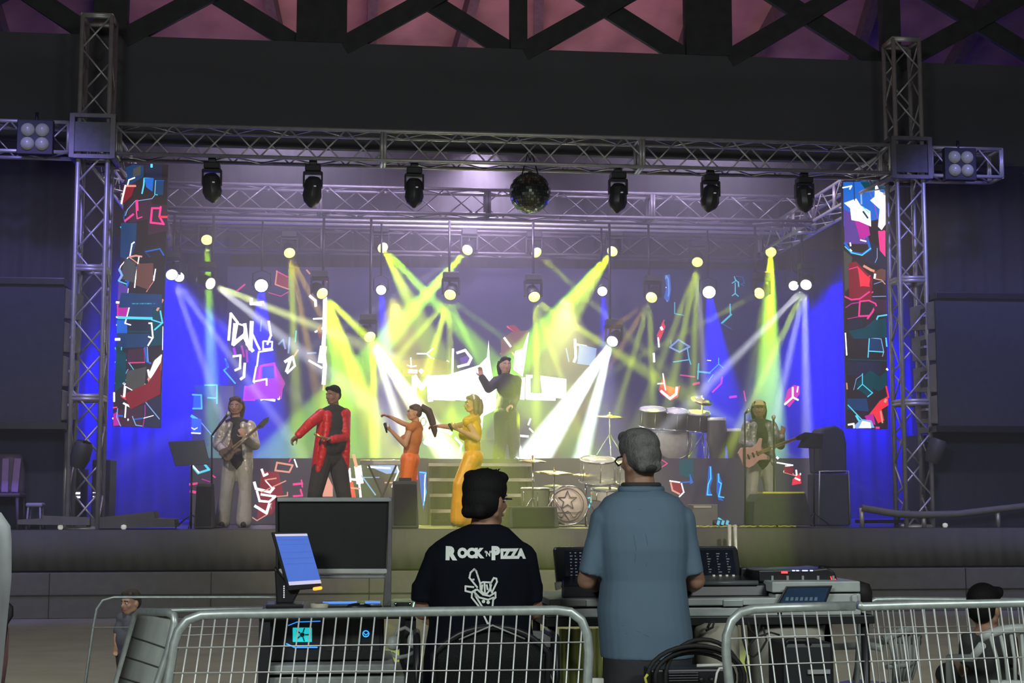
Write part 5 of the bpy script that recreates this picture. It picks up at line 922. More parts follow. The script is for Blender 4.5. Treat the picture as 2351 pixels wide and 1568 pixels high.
# raised performer, backlit
t, q, R = person('backlit performer on the riser with one arm raised, dark silhouette', {
 'head': (1160, 838), 'neck': (1160, 862), 'sh_l': (1140, 876), 'sh_r': (1186, 874), 'el_l': (1122, 892, -.1), 'wr_l': (1106, 866, -.15), 'el_r': (1184, 912, .02), 'wr_r': (1176, 930, -.2),
 'hip_l': (1152, 954), 'hip_r': (1174, 954), 'kn_l': (1150, 1010, 0), 'ankle_l': (1144, 1048, 0), 'kn_r': (1180, 1010, 0), 'ankle_r': (1184, 1048, 0)}, 22.3, 1.0, shirtm=BLKC, trm=BLKC,
 hair=hair_long, hairm=HAIRB, yaw=.2, hands=((-.2, 0, 1), (-.5, -.3, -.3)), palms=((0, -1, 0), (0, 0, -1)), curls=(.2, .5), tight=2.2, sleeve=1, sleeve_r=1.35)
# right guitarist
t, q, R = person('guitarist with a sandy cap and silver trimmed jacket at the right', {
 'head': (1743, 940, -.02), 'neck': (1744, 966), 'sh_l': (1716, 978), 'sh_r': (1772, 978), 'el_l': (1706, 1016, -.02), 'wr_l': (1732, 1026, -.26), 'el_r': (1792, 1022, -.06), 'wr_r': (1794, 1000, -.3),
 'hip_l': (1734, 1062), 'hip_r': (1760, 1062), 'kn_l': (1726, 1128, -.03), 'ankle_l': (1720, 1192, 0), 'kn_r': (1768, 1128, -.03), 'ankle_r': (1772, 1192, 0)}, 19.8, 1.0, shirtm=BLKC, trm=LTR,
 hair=hair_long, hairm=HAIRB, yaw=-.2, hands=((.6, -.3, -.3), (.2, -.1, .7)), palms=((0, 1, 0), (0, 1, 0)), jacket=(mat('silver_trim_jacket', (.3, .3, .28), .35, .2, var=.5, nscale=14, bump=.7, bscale=18), -.02, .07), tight=1.2, sleeve=1, sleeve_r=1.1, skin=SKIND)
c = MB(); hc = P(1743, 940, 19.78); c.ell(hc+V((0, .01, .075)), (.098, .11, .06)); c.ell(hc+V((-.02, -.09, .055)), (.07, .07, .012)); c.build('cap', mat('sandy_cap', (.6, .48, .18), .7), t, remesh=.011)
guitar('pale pink electric guitar held by the right guitarist', 1730, 1044, 19.42, .36, mat('pink_guitar', (.55, .3, .3), .3), L=.62, k=.95)
# ---------------------------------------------------------------- the mixing desk in front of the audience
def G(px, Y, z=0.0): return V((X(px, Y), Y, z))
def Z(py, Y): return P(1175, py, Y).z
def ring(py, xl, xr, Yc, dh, n=28, e=2.3, dz=0):
    a, b = P(xl, py, Yc), P(xr, py, Yc); c = (a+b)/2; hw = (b-a).length/2; out = []
    for j in range(n):
        t = 2*PI*j/n; cs, sn = math.cos(t), math.sin(t)
        out.append(V((c.x+hw*math.copysign(abs(cs)**(2/e), cs), Yc+dh*math.copysign(abs(sn)**(2/e), sn), c.z+dz)))
    return out
def decal(target, strokes, name, m, parent, off=.004):
    bpy.context.view_layer.update(); dg = bpy.context.evaluated_depsgraph_get()
    inv = target.matrix_world.inverted(); R3 = inv.to_3x3(); ev = target.evaluated_get(dg)
    mb = MB()
    for v in strokes.v: mb.v.append(v.copy())
    mb.f, mb.m, mb.s = strokes.f, strokes.m, strokes.s; last = None
    for i, v in enumerate(mb.v):
        o = CAM; d = (v-CAM).normalized(); ok, loc, nor, _ = ev.ray_cast(inv @ o, (R3 @ d).normalized())
        if ok: w_ = target.matrix_world @ loc; mb.v[i] = w_ - d*off; last = w_.y
        elif last: mb.v[i] = v
    return mb.build(name, m, parent)
def text_px(mb, s, x0, y0, hpx, Y, bold=.03, sx=1.0, rot=0.0):
    cu = bpy.data.curves.new('txt', 'FONT'); cu.body = s; cu.size = 1; cu.offset = bold; cu.resolution_u = 3
    o = bpy.data.objects.new('txt', cu); C.objects.link(o); bpy.context.view_layer.update()
    me = bpy.data.meshes.new_from_object(o.evaluated_get(bpy.context.evaluated_depsgraph_get())); k = hpx/.7
    bm = bmesh.new(); bm.from_mesh(me); bmesh.ops.triangulate(bm, faces=bm.faces)
    vs = []
    for v in bm.verts:
        x, y = v.co.x*k*sx, v.co.y*k; x, y = x*math.cos(rot)-y*math.sin(rot), x*math.sin(rot)+y*math.cos(rot); vs.append(P(x0+x, y0-y, Y))
    bm.verts.index_update(); w_ = max((v.co.x for v in bm.verts), default=0)*k*sx
    mb.add(vs, [[v.index for v in f.verts] for f in bm.faces]); bm.free()
    bpy.data.objects.remove(o); bpy.data.curves.remove(cu); return x0+w_
# --- seated man
Ys = 6.4
TEE = mat('navy_black_tee', (.004, .0055, .010), .9, bump=.35, bscale=9, var=.1, spec=.12); INK = mat('white_print', (.74, .8, .76), .7, var=.06)
t = thing('person', 'man seated with his back to us in a black T-shirt with white pizza hand print', 'person', G(1110, Ys+.15))
b = MB(); Rh = rz(PI-.75) @ rx(.02); hc = P(1117, 1148, Ys); head(b, hc, Rh, 1.0)
b.cap(P(1110, 1225, Ys), hc+V((0, .01, -.06)), .062, .06)
b.loft([ring(1206, 1080, 1142, Ys, .06), ring(1232, 1025, 1190, Ys, .09), ring(1300, 990, 1215, Ys+.02, .12), ring(1420, 1000, 1205, Ys+.04, .13), ring(1560, 985, 1215, Ys+.05, .15), ring(1600, 990, 1210, Ys+.05, .14)])
for sx, ex, wx in ((1012, 972, 985), (1195, 1224, 1210)):
    S_, E, W_ = P(sx, 1282, Ys), P(ex, 1400, Ys+.05), P(wx, 1402, Ys+.3); b.cap(S_, E, .055, .045); b.cap(E, W_, .043, .03)
    hand(b, W_, (.1 if sx < 1100 else -.1, 1, -.15), (0, 0, -1), .6, 1 if sx < 1100 else -1)
for s in (-1, 1):
    hx = P(1105+s*55, 1590, Ys+.05); kx = V((hx.x+s*.08, Ys+.52, hx.z-.02)); b.cap(hx, kx, .09, .06); an = V((kx.x, Ys+.5, .1)); b.cap(kx, an, .058, .04); b.cap(an+V((0, .0, -.04)), an+V((0, .16, -.06)), .035, .03)
b.build('body', SKIND, t, remesh=.009, smooth=2)
b = MB(); b.loft([ring(1203, 1078, 1146, Ys, .068), ring(1212, 1056, 1168, Ys, .082), ring(1222, 1034, 1178, Ys+.0, .1), ring(1245, 998, 1202, Ys+.0, .125), ring(1290, 975, 1226, Ys+.01, .145), ring(1350, 978, 1226, Ys+.02, .15), ring(1430, 985, 1220, Ys+.04, .155), ring(1510, 972, 1232, Ys+.05, .17), ring(1580, 970, 1236, Ys+.05, .17)])
for sx, ex in ((1016, 972), (1192, 1221)): b.cap(P(sx, 1287, Ys), P(ex, 1352, Ys+.01), .082, .05); b.cyl(P(ex, 1340, Ys+.01), P(ex-2, 1379, Ys+.02), .05, .051, n=20)
shirt = b.build('t_shirt', TEE, t, remesh=.008, smooth=4)
b = MB(); qf = lambda x, y, z: hc+Rh @ V((x, y, z))
b.ell(qf(.004, .01, .05), (.096, .103, .088), rot=Rh, n=24, h=16); b.ell(qf(0, .035, -.005), (.089, .084, .08), rot=Rh, n=20, h=14); b.ell(qf(-.02, -.05, .095), (.05, .05, .032), rot=Rh)
b.cap(qf(-.03, .09, -.05), qf(.03, .09, -.05), .03); b.ell(qf(.05, .03, .1), (.04, .05, .03), rot=Rh)
for k_ in range(7): a = random.uniform(-.9, .6); b.cap(qf(.05*a, .0+.03*math.sin(k_), .12), qf(.06*a-.01, -.02, .137+.004*math.sin(k_*2)), .008, .004, n=6)
b.build('hair', HAIRB, t, remesh=.007, smooth=1)
g = MB()
for s in (-1, 1): g.tube([hc+Rh @ V((s*.08, .03, 0)), hc+Rh @ V((s*.084, -.03, .006)), hc+Rh @ V((s*.06, -.1, .006)), hc+Rh @ V((s*.012, -.108, .006))], .0035, 6)
g.build('glasses', BLKP, t); face(t, hc, Rh)
w_ = MB(); h1, h2 = 27, 20
x = text_px(w_, 'R', 1023, 1283, h1, Ys-.1, .08, .92, -.02); x = text_px(w_, 'OCK', x+1, 1279, h2, Ys-.1, .08, .9, -.01); x = text_px(w_, "'N'", x+.5, 1277, 12, Ys-.1, .03, .8); x = text_px(w_, 'P', x+.5, 1283, h1, Ys-.1, .08, .87, 0); text_px(w_, 'IZZA', x+1, 1281, h2, Ys-.1, .08, .87, .01)
decal(shirt, w_, 'shirt_lettering', INK, t)
cvt = lambda p: P(784+p[0]/2.969, 1040+p[1]/2.969, Ys-.1)
w_ = MB()
def fine(pts, n=4): return [V(a).lerp(V(b_), i/n) for a, b_ in zip(pts, pts[1:]) for i in range(n)]+[V(pts[-1])]
for pts in ([(925, 915), (872, 850), (880, 815), (905, 792), (918, 805), (945, 888)], [(886, 866), (902, 862)], [(900, 914), (845, 908), (845, 940), (885, 950), (915, 932)], [(1018, 940), (1013, 895), (1038, 852), (1056, 856), (1060, 878), (1025, 952)],
            [(945, 888), (965, 880), (1010, 882), (1020, 900), (1010, 935), (990, 960), (965, 955), (948, 930), (945, 888)], [(975, 890), (978, 955)], [(960, 900), (956, 930)], [(990, 900), (996, 930)], [(890, 950), (925, 930), (965, 965), (1010, 975), (1050, 950)], [(890, 950), (888, 985), (950, 1062), (996, 1162)], [(1050, 950), (1050, 985), (1034, 1000), (1028, 1062), (1008, 1164)], [(912, 955), (914, 975), (968, 1062)], [(996, 1162), (1008, 1164)], [(905, 948), (940, 985), (1000, 1000), (1036, 985)]):
    w_.ribbon([cvt(p) for p in fine([(a, b_, 0) for a, b_ in pts])], .0076)
for cx_, cy_, r_ in ((968, 1012, 12), (1000, 1018, 12), (990, 1052, 9)): w_.add([cvt((cx_+r_*math.cos(a), cy_+r_*math.sin(a))) for a in [2*PI*i/16 for i in range(16)]], [tuple(range(16))])
decal(shirt, w_, 'shirt_print', INK, t)
b = MB()
for s in (-1, 1):
    hx = P(1105+s*55, 1592, Ys+.05); kx = V((hx.x+s*.08, Ys+.52, hx.z-.02)); b.cap(hx, kx, .105, .075); b.cap(kx, V((kx.x, Ys+.5, .12)), .07, .055)
b.ell(P(1105, 1585, Ys+.05), (.19, .15, .11)); b.build('trousers', mat('dark_jeans', (.02, .022, .03), .8), t, remesh=.012, smooth=2)
# --- office chair
t = thing('office_chair', 'black mesh backed office chair holding the seated man', 'chair', G(1128, Ys-.02))
c = P(1128, 1450, Ys-.17); arc = [c+V((x, .03*(1-(x/.24)**2)*-1, .02-.11*(abs(x)/.24)**2.4)) for x in [(-.24+.48*i/14) for i in range(15)]]
b = MB(); b.tube([arc[0]+V((.02, .02, -.4))]+arc+[arc[-1]+V((-.02, .02, -.4))], .014, 8); b.tube([arc[0]+V((.02, .02, -.4)), arc[-1]+V((-.02, .02, -.4))], .014, 8); b.build('back_frame', BLKP, t)
b = MB(); b.loft([[a+V((0, .012, 0)) for a in arc], [a*1.0+V((0, -.0, -.2)) for a in arc], [a+V((0, .02, -.4)) for a in arc]], closed=False, caps=False); b.build('back_mesh', mat('chair_mesh', (.01, .01, .013), .6, bump=1, bscale=250), t, solid=.006)
b = MB(); b.tube([arc[3]+V((0, -.01, -.02)), arc[7]+V((0, -.02, .01)), arc[11]+V((0, -.01, -.02))], .004, 6); b.build('back_trim', GREYP, t)
sz = Z(1625, Ys); b = MB(); b.box((X(1120, Ys), Ys+.12, sz), (.48, .46, .07)); b.build('seat', BLKP, t, bevel=.025)
b = MB(); b.cyl((X(1120, Ys), Ys+.12, .12), (X(1120, Ys), Ys+.12, sz-.03), .03); b.build('gas_column', DARKM, t)
b = MB()
for k in range(5): a = k*2*PI/5+.3; b.cap((X(1120, Ys), Ys+.12, .12), (X(1120, Ys)+.28*math.cos(a), Ys+.12+.28*math.sin(a), .08), .025, .018); 
b.build('star_base', BLKP, t)
for k in range(5): a = k*2*PI/5+.3; MB().cyl((X(1120, Ys)+.28*math.cos(a)-.02, Ys+.12+.28*math.sin(a), .032), (X(1120, Ys)+.28*math.cos(a)+.02, Ys+.12+.28*math.sin(a), .032), .03).build('caster', BLKP, t)
for s in (-1, 1): MB().tube([(X(1120, Ys)+s*.25, Ys+.0, sz-.02), (X(1120, Ys)+s*.3, Ys+.02, sz+.12), (X(1120, Ys)+s*.3, Ys+.05, Z(1465, Ys)), (X(1120, Ys)+s*.29, Ys+.28, Z(1462, Ys))], .016, 8).build('armrest', BLKP, t)
# --- standing man
Ym = 6.62
BLUS = mat('steel_blue_shirt', (.098, .16, .225), .8, var=.06, nscale=5, bump=.25, bscale=5, wave=(1.5, 1.5, .5))
t = thing('person', 'grey haired man with glasses standing in a steel blue short sleeved shirt', 'person', G(1480, Ym))
Rh = rz(PI+.32) @ rx(.16); hc = P(1467, 1050, Ym); b = MB(); head(b, hc, Rh, 1.0)
b.cap(P(1472, 1140, Ym), hc+V((0, .01, -.06)), .072, .066)
b.loft([ring(1135, 1420, 1520, Ym, .08), ring(1200, 1385, 1565, Ym, .11), ring(1330, 1385, 1570, Ym+.02, .13), ring(1480, 1390, 1575, Ym+.02, .14), ring(1560, 1392, 1578, Ym, .13)])
for s, sx, ex in ((-1, 1398, 1347), (1, 1553, 1597)):
    S_, E, W_ = P(sx, 1212, Ym), P(ex, 1332, Ym+.06), P(ex+(20 if s < 0 else -6), 1346, Ym+.34); b.cap(S_, E, .058, .045); b.cap(E, W_, .045, .03)
    hand(b, W_, (.15*-s, 1, -.1), (0, 0, -1), .7, 1 if s < 0 else -1)
    hx = P(1484+s*50, 1560, Ym); kx = V((hx.x+s*.01, Ym+.02, .47)); an = V((hx.x+s*.02, Ym-.02, .09)); b.cap(hx, kx, .095, .06); b.cap(kx, an, .058, .04); b.cap(an+V((0, 0, -.05)), an+V((0, .16, -.06)), .035, .03)
b.build('body', SKIND, t, remesh=.009, smooth=2)
b = MB(); b.loft([ring(1122, 1432, 1512, Ym, .07), ring(1130, 1412, 1530, Ym, .09), ring(1142, 1388, 1556, Ym, .11), ring(1166, 1372, 1574, Ym, .125), ring(1200, 1366, 1580, Ym, .14), ring(1260, 1374, 1577, Ym, .15), ring(1330, 1380, 1572, Ym+.02, .15), ring(1400, 1372, 1580, Ym+.03, .165), ring(1450, 1376, 1587, Ym+.03, .17), ring(1508, 1380, 1591, Ym+.03, .17)])
for s, sx, ex in ((-1, 1390, 1353), (1, 1561, 1590)):
    b.cap(P(sx, 1196, Ym), P((sx+ex)/2, 1250, Ym), .073, .055); b.cyl(P((sx+ex)/2, 1245, Ym), P(ex, 1318, Ym+.01), .055, .052, n=20)
shirt = b.build('shirt', BLUS, t, remesh=.008, smooth=4)
cl = MB(); cl.tube([P(1472+46*math.cos(a), 1122-4*math.sin(a)+2*math.cos(2*a), Ym+.075*math.sin(a)) for a in [2*PI*i/20 for i in range(20)]], .017, 8, closed=True); cl.build('collar', BLUS, t)
cl = MB(); cl.tube([P(1472+41*math.cos(a), 1113, Ym+.068*math.sin(a)) for a in [2*PI*i/20 for i in range(20)]], .011, 8, closed=True); cl.build('inner_collar', BLKC, t)
fd = MB()
for pts in ([(1378, 1425), (1400, 1436), (1430, 1436), (1465, 1450), (1490, 1462)], [(1380, 1452), (1410, 1448), (1440, 1455)], [(1455, 1228), (1460, 1260), (1458, 1290)], [(1482, 1225), (1487, 1250), (1484, 1300)], [(1405, 1165), (1470, 1170), (1545, 1164)]):
    fd.ribbon([P(x, y, Ym-.15) for x, y in pts], .0025)
decal(shirt, fd, 'fold_line', mat('seam_fold_shade', (.07, .13, .2), .9), t, off=.001)  # fold shade and seams drawn as darker lines in the colour
b = MB(); qf = lambda x, y, z: hc+Rh @ V((x, y, z))
b.ell(qf(0, .012, .05), (.092, .105, .083), rot=Rh, n=24, h=16); b.ell(qf(0, .04, .0), (.086, .078, .078), rot=Rh, n=20, h=14); b.cap(qf(-.05, -.04, .105), qf(.04, -.05, .1), .03); b.ell(qf(.02, .02, .1), (.06, .07, .03), rot=Rh)
b.cap(qf(-.035, .08, -.055), qf(.035, .08, -.055), .028)
b.build('hair', HAIRG, t, remesh=.007, smooth=1)
b = MB(); b.ell(qf(0, .066, -.062), (.07, .045, .024), rot=Rh); b.build('nape_hair', mat('dark_nape', (.03, .03, .03), .7), t, remesh=.007)
g = MB()
for s in (-1, 1): g.tube([hc+Rh @ V((s*.08, .03, 0)), hc+Rh @ V((s*.086, -.04, .006)), hc+Rh @ V((s*.07, -.1, .0)), hc+Rh @ V((s*.05, -.108, -.02)), hc+Rh @ V((s*.015, -.11, 0))], .004, 6)
g.build('glasses', BLKP, t); face(t, hc, Rh)
b = MB(); b.loft([ring(1496, 1384, 1586, Ym+.02, .15), ring(1560, 1384, 1588, Ym, .15), ring(1600, 1390, 1580, Ym, .13)])
for s in (-1, 1):
    hx = P(1484+s*52, 1575, Ym); kx = V((hx.x, Ym+.02, .47)); b.cap(hx, kx, .105, .085); b.cap(kx, V((hx.x+s*.02, Ym-.01, .1)), .085, .07)
b.build('trousers', mat('charcoal_trousers', (.022, .021, .027), .8, bump=.6, bscale=7), t, remesh=.012, smooth=2)
b = MB()
for s in (-1, 1): a = P(1484+s*52, 1575, Ym); b.cap((a.x+s*.02, Ym-.02, .045), (a.x+s*.03, Ym+.17, .035), .043, .035)
b.build('shoe', BLKP, t, remesh=.01)
# --- crowd barriers
def barrier(label, Y, outline, bars, rows, r=.0185, foot=None, yf=None):
    t = thing('crowd_barrier', label, 'crowd barrier', V((X(outline[len(outline)//2][0], Y), Y, 0))); f = yf or (lambda x: Y)
    MB().tube([P(x, y, f(x)) for x, y in outline], r, 14).build('frame_tube', GALV, t)
    b = MB(); k = MB()
    for x0, y0, dx in bars:
        zb_ = .12; n_ = (Z(1568, Y)-zb_); yb = 1140+(1.45-zb_)*S(Y); fr = (yb-y0)/(1568-y0)
        b.cyl(P(x0, y0, f(x0)-.004), P(x0+dx*fr, yb, f(x0)-.004), .0034, n=6)
    b.build('vertical_wire', WIRE, t)
    for pts in rows: k.tube([P(x, y, f(x)-.009) for x, y in pts], .0026, 6)
    k.build('cross_wire', WIRE, t)
    if foot:
        for px in foot: MB().box((X(px, Y), Y, .02), (.05, .55, .035)).build('foot', GALV, t, bevel=.01)
    return t
Yb = 5.75; yg = 1140+1.40*S(Yb)
lx = [438, 468, 495, 523, 549, 577, 605, 633, 661, 688, 716, 744, 773, 801, 831, 861, 890, 919, 947, 977, 1006, 1036, 1066, 1095, 1126, 1156, 1187, 1218, 1249, 1280, 1309, 1336]
bars = [(x, 1414-(x-438)/900*8+(18 if x < 450 else 0)+(8 if 1300 < x < 1320 else 30 if x > 1320 else 0), -22+(x-438)/900*13) for x in lx]
barrier('galvanised crowd barrier with wire bars in front of the seated man', Yb, [(330, yg), (372, 1640), (386, 1568), (400, 1478), (410, 1448), (430, 1424), (462, 1412), (520, 1410), (900, 1405), (1278, 1401), (1310, 1405), (1335, 1424), (1348, 1456), (1352, 1500), (1347, 1600), (1335, yg)],
 bars, [[(398, 1487), (800, 1481), (1342, 1474)], [(388, 1545), (800, 1541), (1338, 1537)], [(378, 1603), (1336, 1598)], [(368, 1662), (1334, 1658)], [(350, 1780), (1334, 1776)]], foot=(420, 1310))
rxs = [1704, 1731, 1759, 1789, 1817, 1845, 1874, 1901, 1929, 1957]
barrier('galvanised crowd barrier with a rounded corner right of the standing man', Yb, [(1740, yg), (1690, 1640), (1674, 1568), (1667, 1500), (1668, 1460), (1680, 1425), (1700, 1406), (1732, 1398), (1800, 1395), (1962, 1391)],
 [(x, 1402+(10 if x < 1720 else 0), 20+(x-1700)/260*5) for x in rxs], [[(1672, 1466), (1800, 1461), (1985, 1457)], [(1675, 1528), (1985, 1518)], [(1684, 1590), (1990, 1580)], [(1695, 1655), (1995, 1645)]], foot=(1760,))
bx = [1984, 2010, 2037, 2064, 2090, 2117, 2143, 2169, 2195, 2220, 2244, 2270, 2296, 2321, 2345, 2370]
barrier('galvanised crowd barrier running off the right edge of the photo', Yb+.02, [(1968, 1388), (1980, 1393), (2100, 1389), (2351, 1384), (2480, 1382), (2520, 1390), (2535, 1420), (2545, yg)],
 [(x, 1397-(x-1984)/400*6, 24) for x in bx], [[(1990, 1456), (2400, 1449)], [(1995, 1518), (2400, 1507)], [(2000, 1580), (2410, 1570)]], r=.0175, foot=(2480,))
barrier('second crowd barrier standing behind the one at the right edge', 7.6, [(1955, 1140+1.4*S(7.6)), (1975, 1420), (1990, 1385), (2010, 1377), (2060, 1376), (2351, 1379), (2420, 1380)], [(x, 1384, 20) for x in range(2000, 2420, 24)], [[(1985, 1440), (2420, 1436)]], r=.015)
barrier('thin dark crowd barrier behind the toddler at the left', 9.4, [(140, 1140+1.4*S(9.4)), (196, 1568), (214, 1440), (222, 1398), (236, 1378), (262, 1371), (600, 1371), (640, 1372)], [], [[(212, 1440), (630, 1438)]], r=.009)
barrier('crowd barrier rail meeting the left end of the mixing desk', 7.7, [(345, 1140+1.4*S(7.7)), (335, 1420), (345, 1408), (375, 1402), (604, 1396), (612, 1410), (612, 1140+1.4*S(7.7))], [], [[(340, 1460), (610, 1454)]], r=.0125)
t = thing('crowd_barrier', 'end on crowd barrier covered with a grey sheet beside the toddler', 'crowd barrier', G(340, 6.2))
MB().tube([P(250, 1640, 6.7), P(268, 1568, 6.7), P(312, 1412, 6.7), P(322, 1404, 6.6), P(385, 1406, 6.05), P(400, 1414, 6.0), P(401, 1430, 6.0), P(388, 1490, 6.0), P(362, 1568, 6.0), P(335, 1650, 6.0), P(300, 1900, 6.0)], .016, 12).build('frame_tube', GALV, t)
b = MB(); b.loft([[P(318-(y-1408)*.29, y, 6.62) for y in range(1408, 1660, 12)], [P(355-(y-1408)*.27, y+4, 6.3) for y in range(1408, 1660, 12)], [P(395-(y-1410)*.24, y+6, 6.05) for y in range(1408, 1660, 12)]], closed=False, caps=False); b.build('grey_sheet', mat('grey_sheet_cloth', (.36, .39, .37), .75, var=.15, nscale=7, bump=.3, bscale=6), t, solid=.004)
b = MB()
for y in (1462, 1508, 1555): b.tube([P(318-(y-1408)*.29, y, 6.59), P(355-(y-1408)*.27, y+12, 6.27), P(393-(y-1410)*.24, y+26, 6.02)], .003, 6)
b.build('sheet_crease', mat('crease', (.06, .065, .06), .8), t)
b = MB(); b.tube([P(342, 1435, 6.38), P(346, 1470, 6.36), P(350, 1500, 6.33)], .0025, 6); b.build('hanging_tie', WIRE, t)
# --- left desk
Yd = 7.15; zt_ = Z(1392, Yd)
desk = thing('desk', 'black topped desk carrying the big dark screen', 'desk', G(755, Yd+.2))
MB().bb((X(606, Yd), Yd-.25, zt_-.035), (X(950, Yd), Yd+.5, zt_)).build('desk_top', BLKP, desk, bevel=.005)
for px in (618, 940):
    for dy in (-.2, .45): MB().bb((X(px, Yd)-.025, Yd+dy-.025, 0), (X(px, Yd)+.025, Yd+dy+.025, zt_-.035)).build('leg', DARKM, desk)
t = thing('large_monitor', 'large switched off screen in an aluminium frame on the desk', 'monitor', G(766, Yd+.15, zt_))
Y1 = Yd+.15
MB().add([P(x, y, Y1) for x, y in ((638, 1150), (893, 1150), (886, 1306), (640, 1306))]+[P(x, y, Y1)+V((0, .03, 0)) for x, y in ((638, 1150), (893, 1150), (886, 1306), (640, 1306))], [(0, 1, 2, 3), (4, 7, 6, 5), (0, 4, 5, 1), (1, 5, 6, 2), (2, 6, 7, 3), (3, 7, 4, 0)]).build('dark_screen', mat('screen_off', (.014, .014, .015), .35), t)
prism_px(MB(), [(632, 1142), (900, 1142), (900, 1152), (632, 1152)], Y1-.02, .07).build('top_rail', GREYP, t, bevel=.004)
prism_px(MB(), [(640, 1306), (888, 1306), (890, 1317), (640, 1317)], Y1-.02, .07).build('bottom_rail', mat('pale_rail', (.5, .52, .5), .4), t, bevel=.004)
prism_px(MB(), [(640, 1320), (892, 1320), (892, 1328), (640, 1328)], Y1, .05).build('cross_bar', GREYP, t, bevel=.004)
prism_px(MB(), [(632, 1142), (638, 1142), (640, 1392), (634, 1392)], Y1-.02, .07).build('side_post', DARKM, t, bevel=.003)
prism_px(MB(), [(893, 1142), (901, 1142), (898, 1392), (880, 1392), (884, 1320), (888, 1310)], Y1-.02, .07).build('side_post', mat('grey_metal', (.17, .17, .17), .4, .5), t, bevel=.003)
Yt = Yd-.12
t = thing('touch_monitor', 'leaning portrait touch screen with a blue page on a black stand', 'monitor', G(668, Yt, zt_))
prism_px(MB(), [(622, 1222), (703, 1221), (738, 1350), (660, 1357)], Yt, .025).build('bezel', BLKP, t, bevel=.004)
SC1 = mat('screen_blue', (.05, .1, .3), .3, emit=(.055, .12, .48), power=1.0); SC2 = mat('screen_pale', (.5, .5, .6), .3, emit=(.5, .46, .68), power=.8); SC3 = mat('screen_dim', (.05, .08, .2), .3, emit=(.05, .1, .42), power=1.1)
b = MB(); qd = lambda u, v: P(631+(74)*u+33*v, 1226+v*(118-4*u)-1*u, Yt-.004)
b.add([qd(0, .045), qd(1, .045), qd(1, .93), qd(0, .93)], [(0, 1, 2, 3)], 0); b.add([qd(0, 0), qd(1, 0), qd(1, .045), qd(0, .045)], [(0, 1, 2, 3)], 1); b.add([qd(0, .93), qd(1, .93), qd(1, 1), qd(0, 1)], [(0, 1, 2, 3)], 1)
for v0, v1 in ((.1, .12), (.35, .37), (.47, .49), (.58, .6), (.2, .21)): b.add([qd(.04, v0)+V((0, -.001, 0)), qd(.96, v0)+V((0, -.001, 0)), qd(.96, v1)+V((0, -.001, 0)), qd(.04, v1)+V((0, -.001, 0))], [(0, 1, 2, 3)], 2)
b.build('display', [SC1, SC2, SC3], t)
prism_px(MB(), [(630, 1300), (662, 1340), (690, 1352), (672, 1386), (634, 1386)], Yt+.04, .08).build('stand', BLKP, t, bevel=.008)
MB().box(P(655, 1389, Yt+.05), (.17, .2, .02)).build('stand_foot', BLKP, t, bevel=.005)
MB().cap(P(722, 1352, Yt-.01), P(736, 1350, Yt-.01), .008, n=10).build('status_light', mat('orange_led', (1, .3, .05), .3, emit=(1, .25, .03), power=2.5), t)
b = MB()
for k in range(6): b.box(P(652, 1346+k*5, Yt+.035), (.004, .004, .006))
b.build('small_lights', mat('white_led', (.9, .9, .9), .3, emit=(1, 1, 1), power=1), t)
tag(MB().lathe([(.022, 0), (.042, 0), (.042, .032), (.022, .032)], G(737, Yd-.15, zt_), (0, 0, 1), 24).build('tape_roll', mat('beige_tape', (.5, .48, .36), .6), org=G(737, Yd-.15, zt_)), 'roll of beige tape lying on the desk by the touch screen', 'tape')
t = thing('keyboard', 'black keyboard with a blue lit edge on the desk', 'computer keyboard', G(800, Yd-.1, zt_))
MB().box(G(805, Yd-.1, zt_+.012), (.3, .13, .02)).build('keyboard_body', BLKP, t, bevel=.004)
MB().box(G(783, Yd-.03, zt_+.026), (.16, .008, .01)).build('light_strip', mat('blue_strip', (.1, .3, 1), .3, emit=(.08, .25, .9), power=.9), t)
MB().box(G(858, Yd-.03, zt_+.026), (.07, .008, .01)).build('light_strip', mat('blue_strip', (.1, .3, 1), .3), t)
t = thing('computer_mouse', 'black mouse with a white glint on the desk by the screen post', 'mouse', G(830, Yd-.16, zt_)); MB().ell(G(826, Yd-.16, zt_+.014), (.06, .034, .02)).build('shell', BLKP, t)
MB().ell(G(834, Yd-.18, zt_+.03), (.012, .006, .004)).build('shell_glint', WHITEP, t)  # white bead drawn as the glint on the shell
t = thing('computer_tower', 'black computer with a glowing cyan fan under the desk', 'computer', G(745, Yd-.05, Z(1506, Yd)))
MB().bb((X(608, Yd), Yd-.05, Z(1508, Yd)), (X(884, Yd), Yd+.4, Z(1410, Yd))).build('case', mat('computer_case', (.022, .023, .025), .4), t, bevel=.006)
Yc = Yd-.055; FAN = mat('fan_glow', (.05, .5, .5), .3, emit=(.01, .5, .52), power=1.1)
f = MB(); c = P(694, 1457, Yc)
prism_px(f, [(672, 1441), (716, 1441), (716, 1474), (672, 1474)], Yc, .006); f.build('fan', FAN, t, bevel=.002)
f = MB(); f.ell(c+V((0, -.008, 0)), (.011, .005, .011))
for k in range(5): a = k*2*PI/5; f.box(c+V((.022*math.cos(a), -.005, .022*math.sin(a))), (.02, .003, .006), rot=ry(-a))
f.build('fan_blade', mat('fan_blades', (.01, .16, .18), .3), t)
f = MB(); f.ribbon([P(662, 1436, Yc-.01), P(682, 1428, Yc-.01), P(735, 1426, Yc-.01)], .004); f.ribbon([P(658, 1478, Yc-.01), P(676, 1486, Yc-.01), P(728, 1486, Yc-.01)], .006); f.build('light_strip', mat('azure_strip', (.1, .4, 1), .3, emit=(.03, .3, 1), power=1.2), t, solid=.002)
